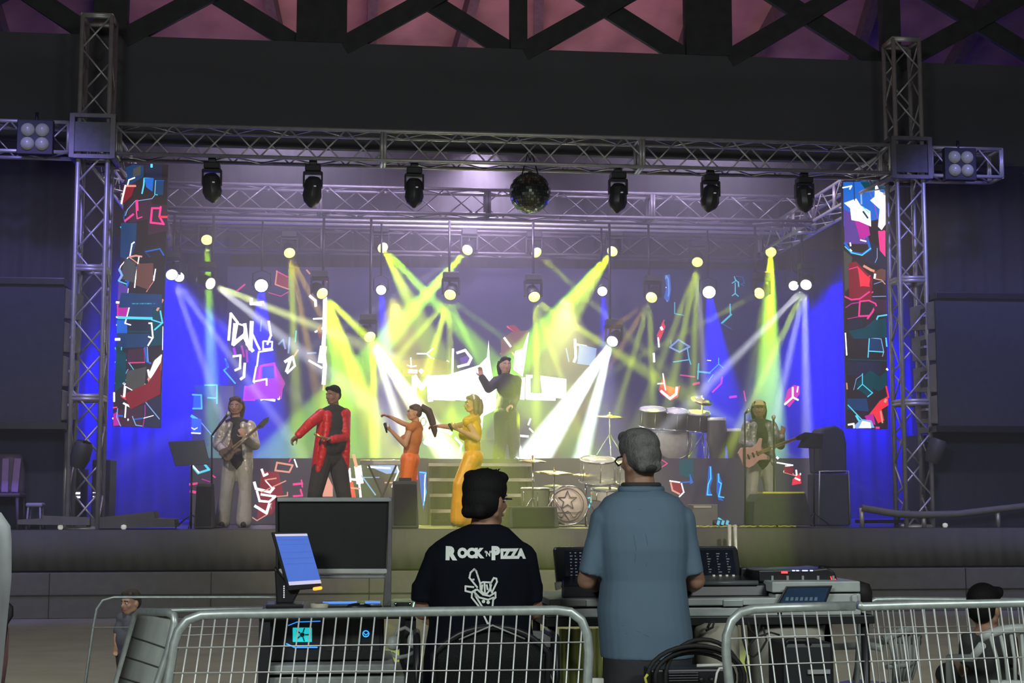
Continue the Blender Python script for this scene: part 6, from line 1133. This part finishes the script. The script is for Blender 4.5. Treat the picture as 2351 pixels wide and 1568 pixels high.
f = MB(); f.tube([P(840+7*math.cos(a), 1455+7*math.sin(a), Yc-.004) for a in [2*PI*k/14 for k in range(14)]], .003, 6, closed=True); f.ribbon([P(834, 1452, Yc-.004), P(840, 1458, Yc-.004), P(847, 1452, Yc-.004)], .004); f.build('power_button', mat('power_glow', (.1, .5, 1), .3, emit=(.05, .4, 1), power=1.2), t)
for px in (760, 790, 818, 860): prism_px(MB(), [(px-11, 1422), (px+11, 1422), (px+11, 1494), (px-11, 1494)], Yc, .004).build('front_panel', mat('panel_grey', (.035, .037, .04), .4), t)
t = thing('flight_case', 'pale grey flight case with a latch below the computer', 'flight case', G(765, Yd-.1, 0))
MB().bb((X(616, Yd), Yd-.15, .02), (X(930, Yd), Yd+.45, Z(1540, Yd))).build('case_body', CASE, t, bevel=.008)
MB().bb((X(620, Yd), Yd-.16, Z(1533, Yd)), (X(908, Yd), Yd+.45, Z(1512, Yd))).build('lid', CASE, t, bevel=.008)
MB().bb((X(616, Yd), Yd-.12, Z(1540, Yd)), (X(905, Yd), Yd+.42, Z(1533, Yd))).build('gap_seal', BLACK, t)
MB().bb((X(652, Yd), Yd-.175, Z(1560, Yd)), (X(690, Yd), Yd-.155, Z(1538, Yd))).build('latch', mat('latch_metal', (.45, .48, .47), .35, .7), t, bevel=.003)
MB().bb((X(612, Yd), Yd-.165, .02), (X(628, Yd), Yd-.13, Z(1516, Yd))).build('corner_guard', ALU, t)
t = thing('rack_unit', 'silver audio unit standing on the desk left of the seated man', 'audio unit', G(925, Yd, zt_))
MB().bb((X(900, Yd), Yd, zt_), (X(948, Yd), Yd+.2, Z(1378, Yd))).build('case', mat('silver_unit', (.3, .33, .26), .4, .3), t, bevel=.004)
MB().box(P(924, 1386, Yd-.005), (.06, .008, .014)).build('front_panel', DARKM, t)
for px in (908, 941): MB().lathe([(.008, 0), (.008, .012), (0, .013)], P(px, 1386, Yd), (0, -1, 0), 12).build('knob', CHROME, t)
tag(prism_px(MB(), [(950, 1383), (966, 1383), (966, 1402), (945, 1402)], 6.95, .01).build('small_screen', mat('cyan_white_glow', (.6, .9, .9), .3, emit=(.5, .85, .85), power=.9), org=P(955, 1400, 6.95)), 'small bright cyan white screen by the left elbow of the seated man', 'screen')
# things hanging below the desk around the seated man
t = thing('headphones', 'grey headphones hanging under the desk left of the seated man', 'headphones', P(915, 1480, 6.8))
for px, py in ((905, 1476), (950, 1472)): MB().lathe([(0, -.025), (.03, -.02), (.034, 0), (.03, .02), (0, .025)], P(px, py, 6.85), (1, -.4, 0), 18).build('ear_cup', WHITEP, t)
MB().tube([P(905, 1470, 6.85), P(912, 1448, 6.85), P(930, 1441, 6.85), P(946, 1450, 6.85), P(950, 1466, 6.85)], .009, 8).build('headband', GREYP, t)
MB().tube([P(900, 1500, 6.84), P(912, 1510, 6.82), P(935, 1506, 6.83), P(955, 1496, 6.84)], .01, 8).build('cable', GREYP, t)
t = thing('desk_clamp', 'pale bracket hanging under the desk right of the seated man', 'bracket', P(1240, 1480, 6.9))
prism_px(MB(), [(1214, 1450), (1264, 1450), (1264, 1486), (1250, 1486), (1248, 1468), (1218, 1466)], 6.9, .05).build('bracket', mat('pale_bracket', (.3, .31, .31), .5), t, bevel=.003)
MB().cyl(P(1257, 1484, 6.92), P(1257, 1500, 6.92), .012).build('screw', CHROME, t)
MB().tube([P(1222, 1512, 6.9), P(1245, 1514, 6.9), P(1262, 1545, 6.9), P(1270, 1568, 6.9)], .0035, 6).build('thin_cable', WIRE, t)
# --- right desk with the consoles
Yr = 7.0; z2 = Z(1416, Yr)
desk = thing('desk', 'long black topped table under the sound consoles', 'desk', G(1600, Yr+.2))
MB().bb((X(1244, Yr), Yr-.1, z2-.04), (X(1985, Yr), Yr+.6, z2)).build('desk_top', BLKP, desk, bevel=.004)
for px in (1262, 1640, 1970):
    for dy in (-.05, .5): MB().cyl((X(px, Yr), Yr+dy, 0), (X(px, Yr), Yr+dy, z2-.03), .02).build('leg', DARKM, desk)
t = thing('console_case', 'pale grey flight case tray under the sound console', 'flight case', G(1515, Yr, z2))
PALE = mat('pale_case', (.42, .46, .45), .45, var=.1)
MB().bb((X(1248, Yr), Yr-.08, z2), (X(1782, Yr), Yr+.5, Z(1396, Yr))).build('lower_tray', PALE, t, bevel=.006)
MB().bb((X(1262, Yr), Yr-.06, Z(1396, Yr)), (X(1782, Yr), Yr+.5, Z(1390, Yr))).build('dark_seam', BLACK, t)
MB().bb((X(1255, Yr), Yr-.085, Z(1391, Yr)), (X(1782, Yr), Yr+.5, Z(1374, Yr))).build('upper_tray', PALE, t, bevel=.006)
for px in (1380, 1650): MB().bb((X(px-4, Yr), Yr-.095, Z(1393, Yr)), (X(px+40, Yr), Yr-.08, Z(1378, Yr))).build('latch', mat('latch_pale', (.36, .41, .4), .35, .3), t, bevel=.003)
prism_px(MB(), [(1287, 1377), (1345, 1378), (1345, 1391), (1287, 1390)], Yr-.092, .004).build('label_strip', mat('grey_label', (.25, .25, .25), .6), t)
t = thing('sound_console', 'big black sound console with two upright meter screens', 'sound console', G(1515, Yr+.2, Z(1374, Yr)))
MB().add([V((X(px, Yr+dy), Yr+dy, z)) for px, dy, z in ((1288, .0, Z(1374, Yr)), (1758, .0, Z(1374, Yr)), (1758, .5, Z(1374, Yr)), (1288, .5, Z(1374, Yr)), (1292, .02, Z(1345, Yr)), (1755, .02, Z(1345, Yr)), (1755, .5, Z(1322, Yr)), (1292, .5, Z(1322, Yr)))], [(3, 2, 1, 0), (4, 5, 6, 7), (0, 1, 5, 4), (1, 2, 6, 5), (2, 3, 7, 6), (3, 0, 4, 7)]).build('console_body', mat('console_black', (.012, .013, .02), .4), t, bevel=.008)
MB().cyl(V((X(1575, Yr), Yr+.01, Z(1342, Yr))), V((X(1738, Yr), Yr+.01, Z(1342, Yr))), .012).build('arm_rest', mat('rest_grey', (.12, .13, .14), .4), t)
YB = Yr+.3
for pts, lab in (([(1272, 1262), (1276, 1256), (1420, 1255), (1425, 1345), (1280, 1350)], 0), ([(1540, 1256), (1688, 1254), (1694, 1262), (1703, 1332), (1540, 1335)], 1)):
    o = prism_px(MB(), pts, YB, .05).build('meter_bridge', mat('bridge_black', (.015, .016, .02), .35), t, bevel=.006)
    scr = ([(1296, 1264), (1400, 1264), (1404, 1336), (1300, 1338)], [(1560, 1264), (1682, 1262), (1692, 1326), (1562, 1328)])[lab]
    prism_px(MB(), scr, YB-.004, .004).build('display', mat('console_screen', (.01, .012, .02), .15, emit=(.02, .025, .05), power=.1), o)
    b = MB()
    if lab == 0:
        for r_ in range(9):
            for c_ in range(4): b.add([P(1308+c_*11+r_*.3+dx, 1268+r_*7.3+dy, YB-.007) for dx, dy in ((0, 0), (3+(r_*3+c_) % 4, 0), (3+(r_*3+c_) % 4, 2.4), (0, 2.4))], [(0, 1, 2, 3)])
    else:
        for c_ in range(4):
            for r_ in range(8): b.add([P(1600+c_*22+r_*.8+dx, 1270+r_*6+dy, YB-.007) for dx, dy in ((0, 0), (2+(r_*5+c_*3) % 7, 0), (2+(r_*5+c_*3) % 7, 2.2), (0, 2.2))], [(0, 1, 2, 3)])
    b.build('display_marks', mat('console_marks', (.22, .23, .22), .4, emit=(.5, .52, .5), power=.12), o)
b = MB()
for px in (1572, 1585, 1592, 1606, 1612, 1618, 1630): b.box(P(px, 1331, YB-.05), (.012, .01, .009))
for k in range(4): b.box(P(1639+k*15, 1324, YB-.03), (.011, .01, .02))
b.build('fader_cap', mat('fader_white', (.75, .75, .65), .4, emit=(.8, .8, .7), power=.25), t)
prism_px(MB(), [(1700, 1335), (1702, 1302), (1722, 1303), (1740, 1318), (1752, 1338)], Yr+.28, .2).build('side_cheek', BLKP, t, bevel=.01)
for px in (1292,): prism_px(MB(), [(1276, 1338), (1290, 1336), (1288, 1352), (1278, 1356)], Yr+.1, .05).build('side_connector', mat('connector', (.5, .5, .42), .4), t)
t = thing('silver_case', 'two tier silver case under the light controller', 'flight case', G(1855, Yr, z2))
MB().bb((X(1766, Yr), Yr-.08, z2), (X(1958, Yr), Yr+.4, Z(1366, Yr))).build('lower_tray', PALE, t, bevel=.006)
MB().bb((X(1768, Yr), Yr-.06, Z(1367, Yr)), (X(1955, Yr), Yr+.4, Z(1361, Yr))).build('dark_seam', BLACK, t)
MB().bb((X(1757, Yr), Yr-.09, Z(1362, Yr)), (X(1956, Yr), Yr+.4, Z(1337, Yr))).build('upper_tray', PALE, t, bevel=.006)
prism_px(MB(), [(1956, 1368), (1968, 1364), (1970, 1380), (1958, 1386)], Yr-.1, .05).build('corner_guard', WHITEP, t, bevel=.004)
t = thing('light_controller', 'black light controller with red and blue white indicator lights', 'light controller', G(1835, Yr+.15, Z(1337, Yr)))
prism_px(MB(), [(1742, 1309), (1870, 1307), (1900, 1304), (1916, 1312), (1926, 1337), (1744, 1337)], Yr+.05, .3).build('case', BLKP, t, bevel=.008)
b = MB()
for k, px in enumerate((1822, 1831, 1845, 1851, 1863)): b.box(P(px, 1310, Yr+.04), (.012, .01, .005))
b.build('indicator', mat('indicator_white', (.7, .75, 1), .3, emit=(.65, .7, 1), power=1.6), t)
b = MB(); b.box(P(1801, 1314, Yr+.045), (.03, .01, .01)); b.tube([P(1907, 1323, Yr+.045), P(1910, 1333, Yr+.045), P(1914, 1334, Yr+.045), P(1919, 1329, Yr+.045)], .0025, 6); b.cyl(P(1913, 1322, Yr+.045), P(1913, 1334, Yr+.045), .0025, n=6); b.build('red_indicator', mat('indicator_red', (1, .1, .1), .3, emit=(1, .06, .07), power=1.4), t)
b = MB()
for k in range(5): b.box(P(1773+k*35, 1327, Yr+.045), (.01, .01, .022))
b.build('fader_cap', GREYP, t)
MB().lathe([(.02, 0), (.018, .02), (0, .022)], P(1887, 1308, Yr+.12), (0, 0, 1), 16).build('knob', BLKP, t)
t = thing('tablet', 'tablet with a dark blue page leaning on the silver case', 'tablet', P(1845, 1382, Yr-.14))
prism_px(MB(), [(1784, 1386), (1806, 1346), (1912, 1344), (1896, 1386)], Yr-.13, .012).build('bezel', BLKP, t, bevel=.003)
prism_px(MB(), [(1792, 1384), (1810, 1350), (1904, 1349), (1891, 1384)], Yr-.134, .003).build('display', mat('tablet_blue', (.02, .04, .08), .15, emit=(.012, .03, .06), power=.3), t)
b = MB()
for k in range(7): prism_px(b, [(1805+k*11, 1371), (1811+k*11, 1371), (1810+k*11, 1379), (1803+k*11, 1379)], Yr-.136, .001)
b.build('display_marks', mat('tablet_marks', (.1, .15, .2), .3, emit=(.05, .09, .12), power=.5), t)
tag(MB().lathe([(.0, .0), (.06, .002), (.062, .09), (.05, .13), (.0, .145)], G(1968, Yr+.2, z2), (0, 0, 1), 24).build('black_pouch', RUB, org=G(1968, Yr+.2, z2)), 'round black pouch at the right end of the console table', 'pouch')
# soft goods and cases below the console table
BEI = mat('beige_cloth', (.34, .32, .26), .9, var=.15, nscale=5, bump=.6, bscale=5)
t = thing('tote_bag', 'beige cloth bag with a dark handle hanging under the console table', 'bag', P(1640, 1500, 6.85))
b = MB(); b.loft([ring(1428, 1594, 1690, 6.95, .06), ring(1445, 1588, 1694, 6.95, .1), ring(1520, 1590, 1696, 6.95, .12), ring(1640, 1594, 1692, 6.95, .12)]); b.build('bag', BEI, t)
MB().tube([P(1624, 1442, 6.82), P(1630, 1430, 6.82), P(1640, 1426, 6.82), P(1636, 1440, 6.82), P(1620, 1448, 6.82)], .006, 6).build('handle', RUB, t)
t = thing('plastic_tub', 'cream plastic tub on the floor under the console table', 'tub', G(1800, 7.1))
MB().loft([ring(1430, 1722, 1884, 7.1, .16, e=4), ring(1440, 1724, 1882, 7.1, .16, e=4), ring(1560, 1732, 1874, 7.1, .14, e=4), ring(1790, 1738, 1868, 7.1, .13, e=4)]).build('tub_shell', mat('cream_plastic', (.36, .35, .29), .6), t)
MB().tube([P(1722, 1430, 6.93), P(1884, 1430, 6.93)], .008, 8).build('rim', mat('cream_plastic', (.36, .35, .29), .6), t)
t = thing('rack_case', 'black equipment case on the floor below the tablet', 'flight case', G(1830, 6.7))
MB().bb((X(1776, 6.7), 6.6, .0), (X(1892, 6.7), 6.85, Z(1478, 6.7))).build('case_body', mat('black_case', (.012, .014, .018), .5), t, bevel=.02)
MB().tube([P(1800, 1482, 6.6), P(1810, 1470, 6.6), P(1850, 1470, 6.6), P(1860, 1482, 6.6)], .01, 8).build('handle', BLKP, t)
MB().bb((X(1845, 6.6), 6.585, Z(1556, 6.6)), (X(1895, 6.6), 6.6, Z(1546, 6.6))).build('metal_trim', GREYP, t)
for i, (pts, lab) in enumerate((([(1702, 1425), (1706, 1470), (1716, 1500), (1730, 1508), (1745, 1496), (1760, 1470), (1752, 1440)], 'looped black cable under the rounded barrier corner'), ([(1716, 1422), (1722, 1446), (1740, 1462), (1770, 1452), (1790, 1458)], 'short black cable crossing the cream tub'), ([(1745, 1430), (1738, 1460), (1720, 1480), (1712, 1520), (1722, 1568), (1730, 1620)], 'long black cable hanging from the console table'))):
    tag(MB().tube([P(x, y, 6.75) for x, y in pts], .005, 6).build('cable', RUB, org=P(*pts[0], 6.75)), lab, 'cable')
t = thing('cable_coil', 'coil of thick black cable standing beside the standing man', 'cable coil', P(1600, 1560, 6.2))
for k, (w_, h_, dx) in enumerate(((112, 74, 0), (100, 66, 6), (86, 88, 16), (92, 58, -4))):
    MB().tube([P(1598+dx+w_*math.cos(a), 1556-h_*math.sin(a), 6.2+k*.02) for a in [(-.3+(PI+.6)*i/18) for i in range(19)]], .0095, 8).build('cable_loop', RUB, t)
MB().tube([P(1487, 1548, 6.18), P(1481, 1556, 6.18), P(1484, 1568, 6.18), P(1480, 1580, 6.18)], .006, 8).build('yellow_tie', mat('yellow_plastic', (.6, .62, .08), .5), t)
t = thing('amplifier', 'black amplifier case at the bottom edge beside the cable coil', 'amplifier', G(1575, 6.35))
MB().bb((X(1486, 6.3), 6.25, 0), (X(1664, 6.3), 6.42, Z(1538, 6.3))).build('case', BLKP, t, bevel=.01)
b = MB()
for k in range(4): b.bb((X(1530, 6.25), 6.238, Z(1550+k*6, 6.25)), (X(1596, 6.25), 6.245, Z(1548+k*6, 6.25)))
b.build('vent_slots', mat('slot_grey', (.12, .12, .14), .4), t)
for px in (1610, 1634): MB().lathe([(.012, 0), (.01, .012), (0, .013)], P(px, 1560, 6.24), (0, -1, 0), 14).build('knob', DARKM, t)
t = thing('white_strap', 'white strap looped through the corner of the right barrier', 'strap', P(1655, 1545, 5.9))
MB().tube([P(1640, 1580, 5.9), P(1646, 1545, 5.9), P(1652, 1534, 5.9), P(1662, 1534, 5.9), P(1668, 1546, 5.9), P(1668, 1580, 5.9)], .005, 8).build('loop', mat('white_web', (.75, .75, .72), .6), t)
MB().cyl(P(1600, 1528, 5.9), P(1668, 1526, 5.9), .006).build('bar', mat('white_web', (.75, .75, .72), .6), t)
tag(prism_px(MB(), [(1350, 1557), (1386, 1558), (1386, 1582), (1350, 1582)], 5.9, .02).build('white_tag', mat('white_card', (.75, .78, .72), .6), org=P(1368, 1580, 5.9)), 'small white plate hooked at the foot of the left barrier end', 'plate')
# table skirt behind the left barrier end, stage glow put into its colour
t = thing('table_skirt', 'curtain with painted olive stage glow hanging from the console table behind the left barrier end', 'table skirt', G(1320, Yr-.02))
MB().loft([[V((X(1284+i*4.3, Yr-.1), Yr-.1+.014*math.sin(i*1.3), z)) for i in range(23)] for z in (.05, z2-.05)], closed=False, caps=False).build('curtain', mat('glow_olive_cloth', (.2, .22, .06), .9), t, solid=.006)
# --- white plastic chairs
def plastic_chair(label, px, Y, ptop, yaw=0, k=1.0):
    c = G(px, Y); zt3 = Z(ptop, Y); t = thing('plastic_chair', label, 'chair', c, 'white plastic chairs at the right'); sz = .42*k; h = zt3
    W2 = mat('chair_plastic', (.46, .5, .48), .4, var=.06); w_ = .175*k
    def q(x, y, z): return c+V((x, y, z))
    top = [q(x, -.2*k-.03*(1-(x/w_)**2), h-.05-.035*(abs(x)/w_)**2.5) for x in [(-w_*1.12+2.24*w_*i/12) for i in range(13)]]
    MB().tube(top, .022, 8).build('back_rail', W2, t)
    b = MB()
    for i in range(7): x = -.13+i*.26/6; b.tube([q(x*1.25*k, -.215*k, h-.07), q(x*1.0*k, -.225*k, h-.2), q(x*.75*k, -.2*k, sz+.05)], .009, 6)
    b.build('back_slat', W2, t); MB().tube([q(-.16*k, -.2*k, sz+.14), q(0, -.225*k, sz+.14), q(.16*k, -.2*k, sz+.14)], .014, 8).build('cross_rail', W2, t)
    MB().box(q(0, 0, sz), (.42*k, .42*k, .025)).build('seat', W2, t, bevel=.01)
    for s in (-1, 1):
        MB().tube([q(s*w_*1.1, -.2*k, h-.13), q(s*w_*1.18, -.12*k, sz+.25), q(s*w_*1.2, .16*k, sz+.22), q(s*w_*1.12, .2*k, sz)], .02, 8).build('armrest', W2, t)
        for y in (-1, 1): MB().cyl(q(s*w_*1.15, y*.22*k, 0), q(s*w_*1.0, y*.19*k, sz), .026, .02).build('leg', W2, t)
    t.rotation_euler = (0, 0, yaw); return t
plastic_chair('white plastic chair under the dark haired sitter at the right edge', 2290, 7.15, 1420)
plastic_chair('white plastic chair with an empty seat right of the console table', 1985, 7.9, 1428, yaw=.7)
Yp = 7.35; t = thing('person', 'dark haired person sitting low on the white plastic chair at the right edge', 'person', G(2266, Yp))
hc = P(2262, 1398, Yp); Rh = rz(PI-.9); b = MB(); head(b, hc, Rh, .92); b.cap(P(2268, 1450, Yp), hc+V((0, .01, -.05)), .055, .05)
b.loft([ring(1444, 2240, 2300, Yp, .06), ring(1470, 2222, 2318, Yp, .1), ring(1530, 2232, 2308, Yp, .1), ring(1590, 2228, 2312, Yp, .12)])
for s in (-1, 1):
    S_ = P(2270+s*44, 1470, Yp); E = P(2270+s*52, 1540, Yp+.1); W_ = E+V((-s*.05, .2, .02)); b.cap(S_, E, .042, .036); b.cap(E, W_, .036, .026); hand(b, W_, (0, 1, -.2), (0, 0, -1), .6, -s, .9)
    hx = V((S_.x*.5+X(2270, Yp)*.5, Yp, .5)); kx = hx+V((s*.03, .4, -.0)); b.cap(hx, kx, .075, .055); b.cap(kx, V((kx.x, kx.y, .08)), .052, .035); b.cap(V((kx.x, kx.y, .05)), V((kx.x, kx.y+.13, .035)), .032, .026)
b.build('body', SKIND, t, remesh=.009, smooth=2); face(t, hc, Rh, .92)
hair_short(t, hc, Rh, 1.0, HAIRB)
b = MB(); b.loft([ring(1446, 2244, 2296, Yp, .07), ring(1466, 2224, 2316, Yp, .11), ring(1530, 2230, 2310, Yp, .115), ring(1600, 2224, 2316, Yp, .13)])
for s in (-1, 1): b.cap(P(2270+s*44, 1472, Yp), P(2270+s*49, 1510, Yp+.04), .052, .046)
b.build('shirt', BLKC, t, remesh=.01, smooth=2)
b = MB()
for s in (-1, 1): hx = V((X(2270+s*22, Yp), Yp, .5)); kx = hx+V((s*.03, .4, 0)); b.cap(hx, kx, .088, .068); b.cap(kx, V((kx.x, kx.y, .12)), .062, .048)
b.build('trousers', BLKC, t, remesh=.012)
# --- toddler at the left
Yk2 = 11.3; J = {'head': (300, 1384), 'neck': (297, 1408), 'sh_l': (280, 1420), 'sh_r': (314, 1420), 'el_l': (268, 1452, -.02), 'wr_l': (266, 1482, -.05), 'el_r': (322, 1452), 'wr_r': (322, 1482, -.03), 'hip_l': (286, 1496), 'hip_r': (306, 1496), 'kn_l': (284, 1530, -.02), 'ankle_l': (283, 1566, 0), 'kn_r': (309, 1530, -.02), 'ankle_r': (310, 1566, 0), 'toe_l': (279, 1577, -.08), 'toe_r': (312, 1577, -.08)}
t, q, R = person('toddler in a grey T-shirt standing behind the end on barrier', J, Yk2, .58, shirtm=mat('slate_tee', (.1, .105, .14), .8), trm=mat('dark_shorts', (.05, .05, .06), .8), hair=hair_short, hairm=mat('child_hair', (.06, .05, .045), .6), yaw=-.7, sleeve=.45, vox=.008, headk=1.3, skin=SKIN, belly=.02)
# --- left edge
t = thing('stroller', 'pink stroller with a curved black handle at the left edge', 'stroller', G(-25, 6.9))
MB().tube([P(-60, 1400, 6.9), P(-20, 1378, 6.9), P(8, 1380, 6.9), P(24, 1396, 6.9), P(24, 1412, 6.9), P(12, 1430, 6.9), P(10, 1442, 6.9)], .014, 8).build('handle', RUB, t)
b = MB(); b.loft([ring(1430, -90, 12, 7.0, .16), ring(1450, -95, 15, 7.0, .2), ring(1520, -92, 12, 7.05, .2), ring(1580, -85, 4, 7.05, .18)]); b.build('pink_hood', mat('pink_cloth', (.4, .2, .21), .8, bump=.4), t)
b = MB()
for s in (-1, 1): b.tube([P(12 if s > 0 else -90, 1442, 6.9), (X(0 if s > 0 else -90, 7), 7.0, .5), (X(-5 if s > 0 else -85, 7), 7.2, .12)], .012, 8)
b.build('frame', DARKM, t)
for px in (-85, -5):
    for yy in (6.8, 7.25): MB().tube([(X(px, 7), yy+.1*math.cos(a), .12+.1*math.sin(a)) for a in [2*PI*i/20 for i in range(20)]], .016, 8, closed=True).build('wheel', RUB, t)
t = thing('plastic_chair', 'pale grey chair back cut off by the left edge of the photo', 'chair', G(-60, 3.4))
b = MB(); rows = []
for i in range(15):
    tt = i/14; y = 1178+tt*420; rr = 26-22*max(0, (tt-.35))*1.9; rr = rr-(24*(1-tt*14/1.5)**2 if tt < .1 else 0); rows.append([P(rr-16*j-(.5*j*j), y+j*1.5, 3.4-.004*j*j) for j in range(9)])
b.loft(rows, closed=False, caps=False); b.build('backrest', mat('pale_grey_plastic', (.36, .38, .4), .5), t, solid=.02)
MB().box((X(-130, 3.5), 3.65, .44), (.44, .44, .04)).build('seat', mat('pale_grey_plastic', (.36, .38, .4), .5), t, bevel=.015)
for sx in (-.19, .19):
    for sy in (-.19, .19): MB().cyl((X(-130, 3.5)+sx*1.1, 3.65+sy*1.1, 0), (X(-130, 3.5)+sx, 3.65+sy, .43), .022).build('leg', mat('pale_grey_plastic', (.36, .38, .4), .5), t)
def haze_box(name, lo, hi, dens, col):
    bm = bmesh.new(); bmesh.ops.create_cube(bm, size=1)
    for v in bm.verts: v.co = V([(lo[i]+hi[i])/2+v.co[i]*(hi[i]-lo[i]) for i in range(3)])
    me = bpy.data.meshes.new(name); bm.to_mesh(me); bm.free(); o = bpy.data.objects.new(name, me); C.objects.link(o)
    m = bpy.data.materials.new(name); m.use_nodes = True; nt = m.node_tree; nt.nodes.clear()
    out = nt.nodes.new('ShaderNodeOutputMaterial'); s = nt.nodes.new('ShaderNodeVolumeScatter')
    s.inputs['Color'].default_value = (*col, 1); s.inputs['Density'].default_value = dens; s.inputs['Anisotropy'].default_value = 0.35
    nt.links.new(s.outputs[0], out.inputs['Volume']); me.materials.append(m); m.cycles.volume_sampling = 'EQUIANGULAR'
    o['label'] = 'thin grey stage haze hanging over the whole stage'; o['category'] = 'haze'; o['kind'] = 'stuff'
    return o
haze_box('haze', (-6.3, 18.3, 0.3), (10.45, 26.5, 7.2), 0.07, (1, 1, 1))
o = haze_box('haze', (-6.3, 12.5, 0.02), (10.45, 18.29, 4.2), 0.03, (1, 1, 1)); o['label'] = 'very thin haze drifting out in front of the stage'
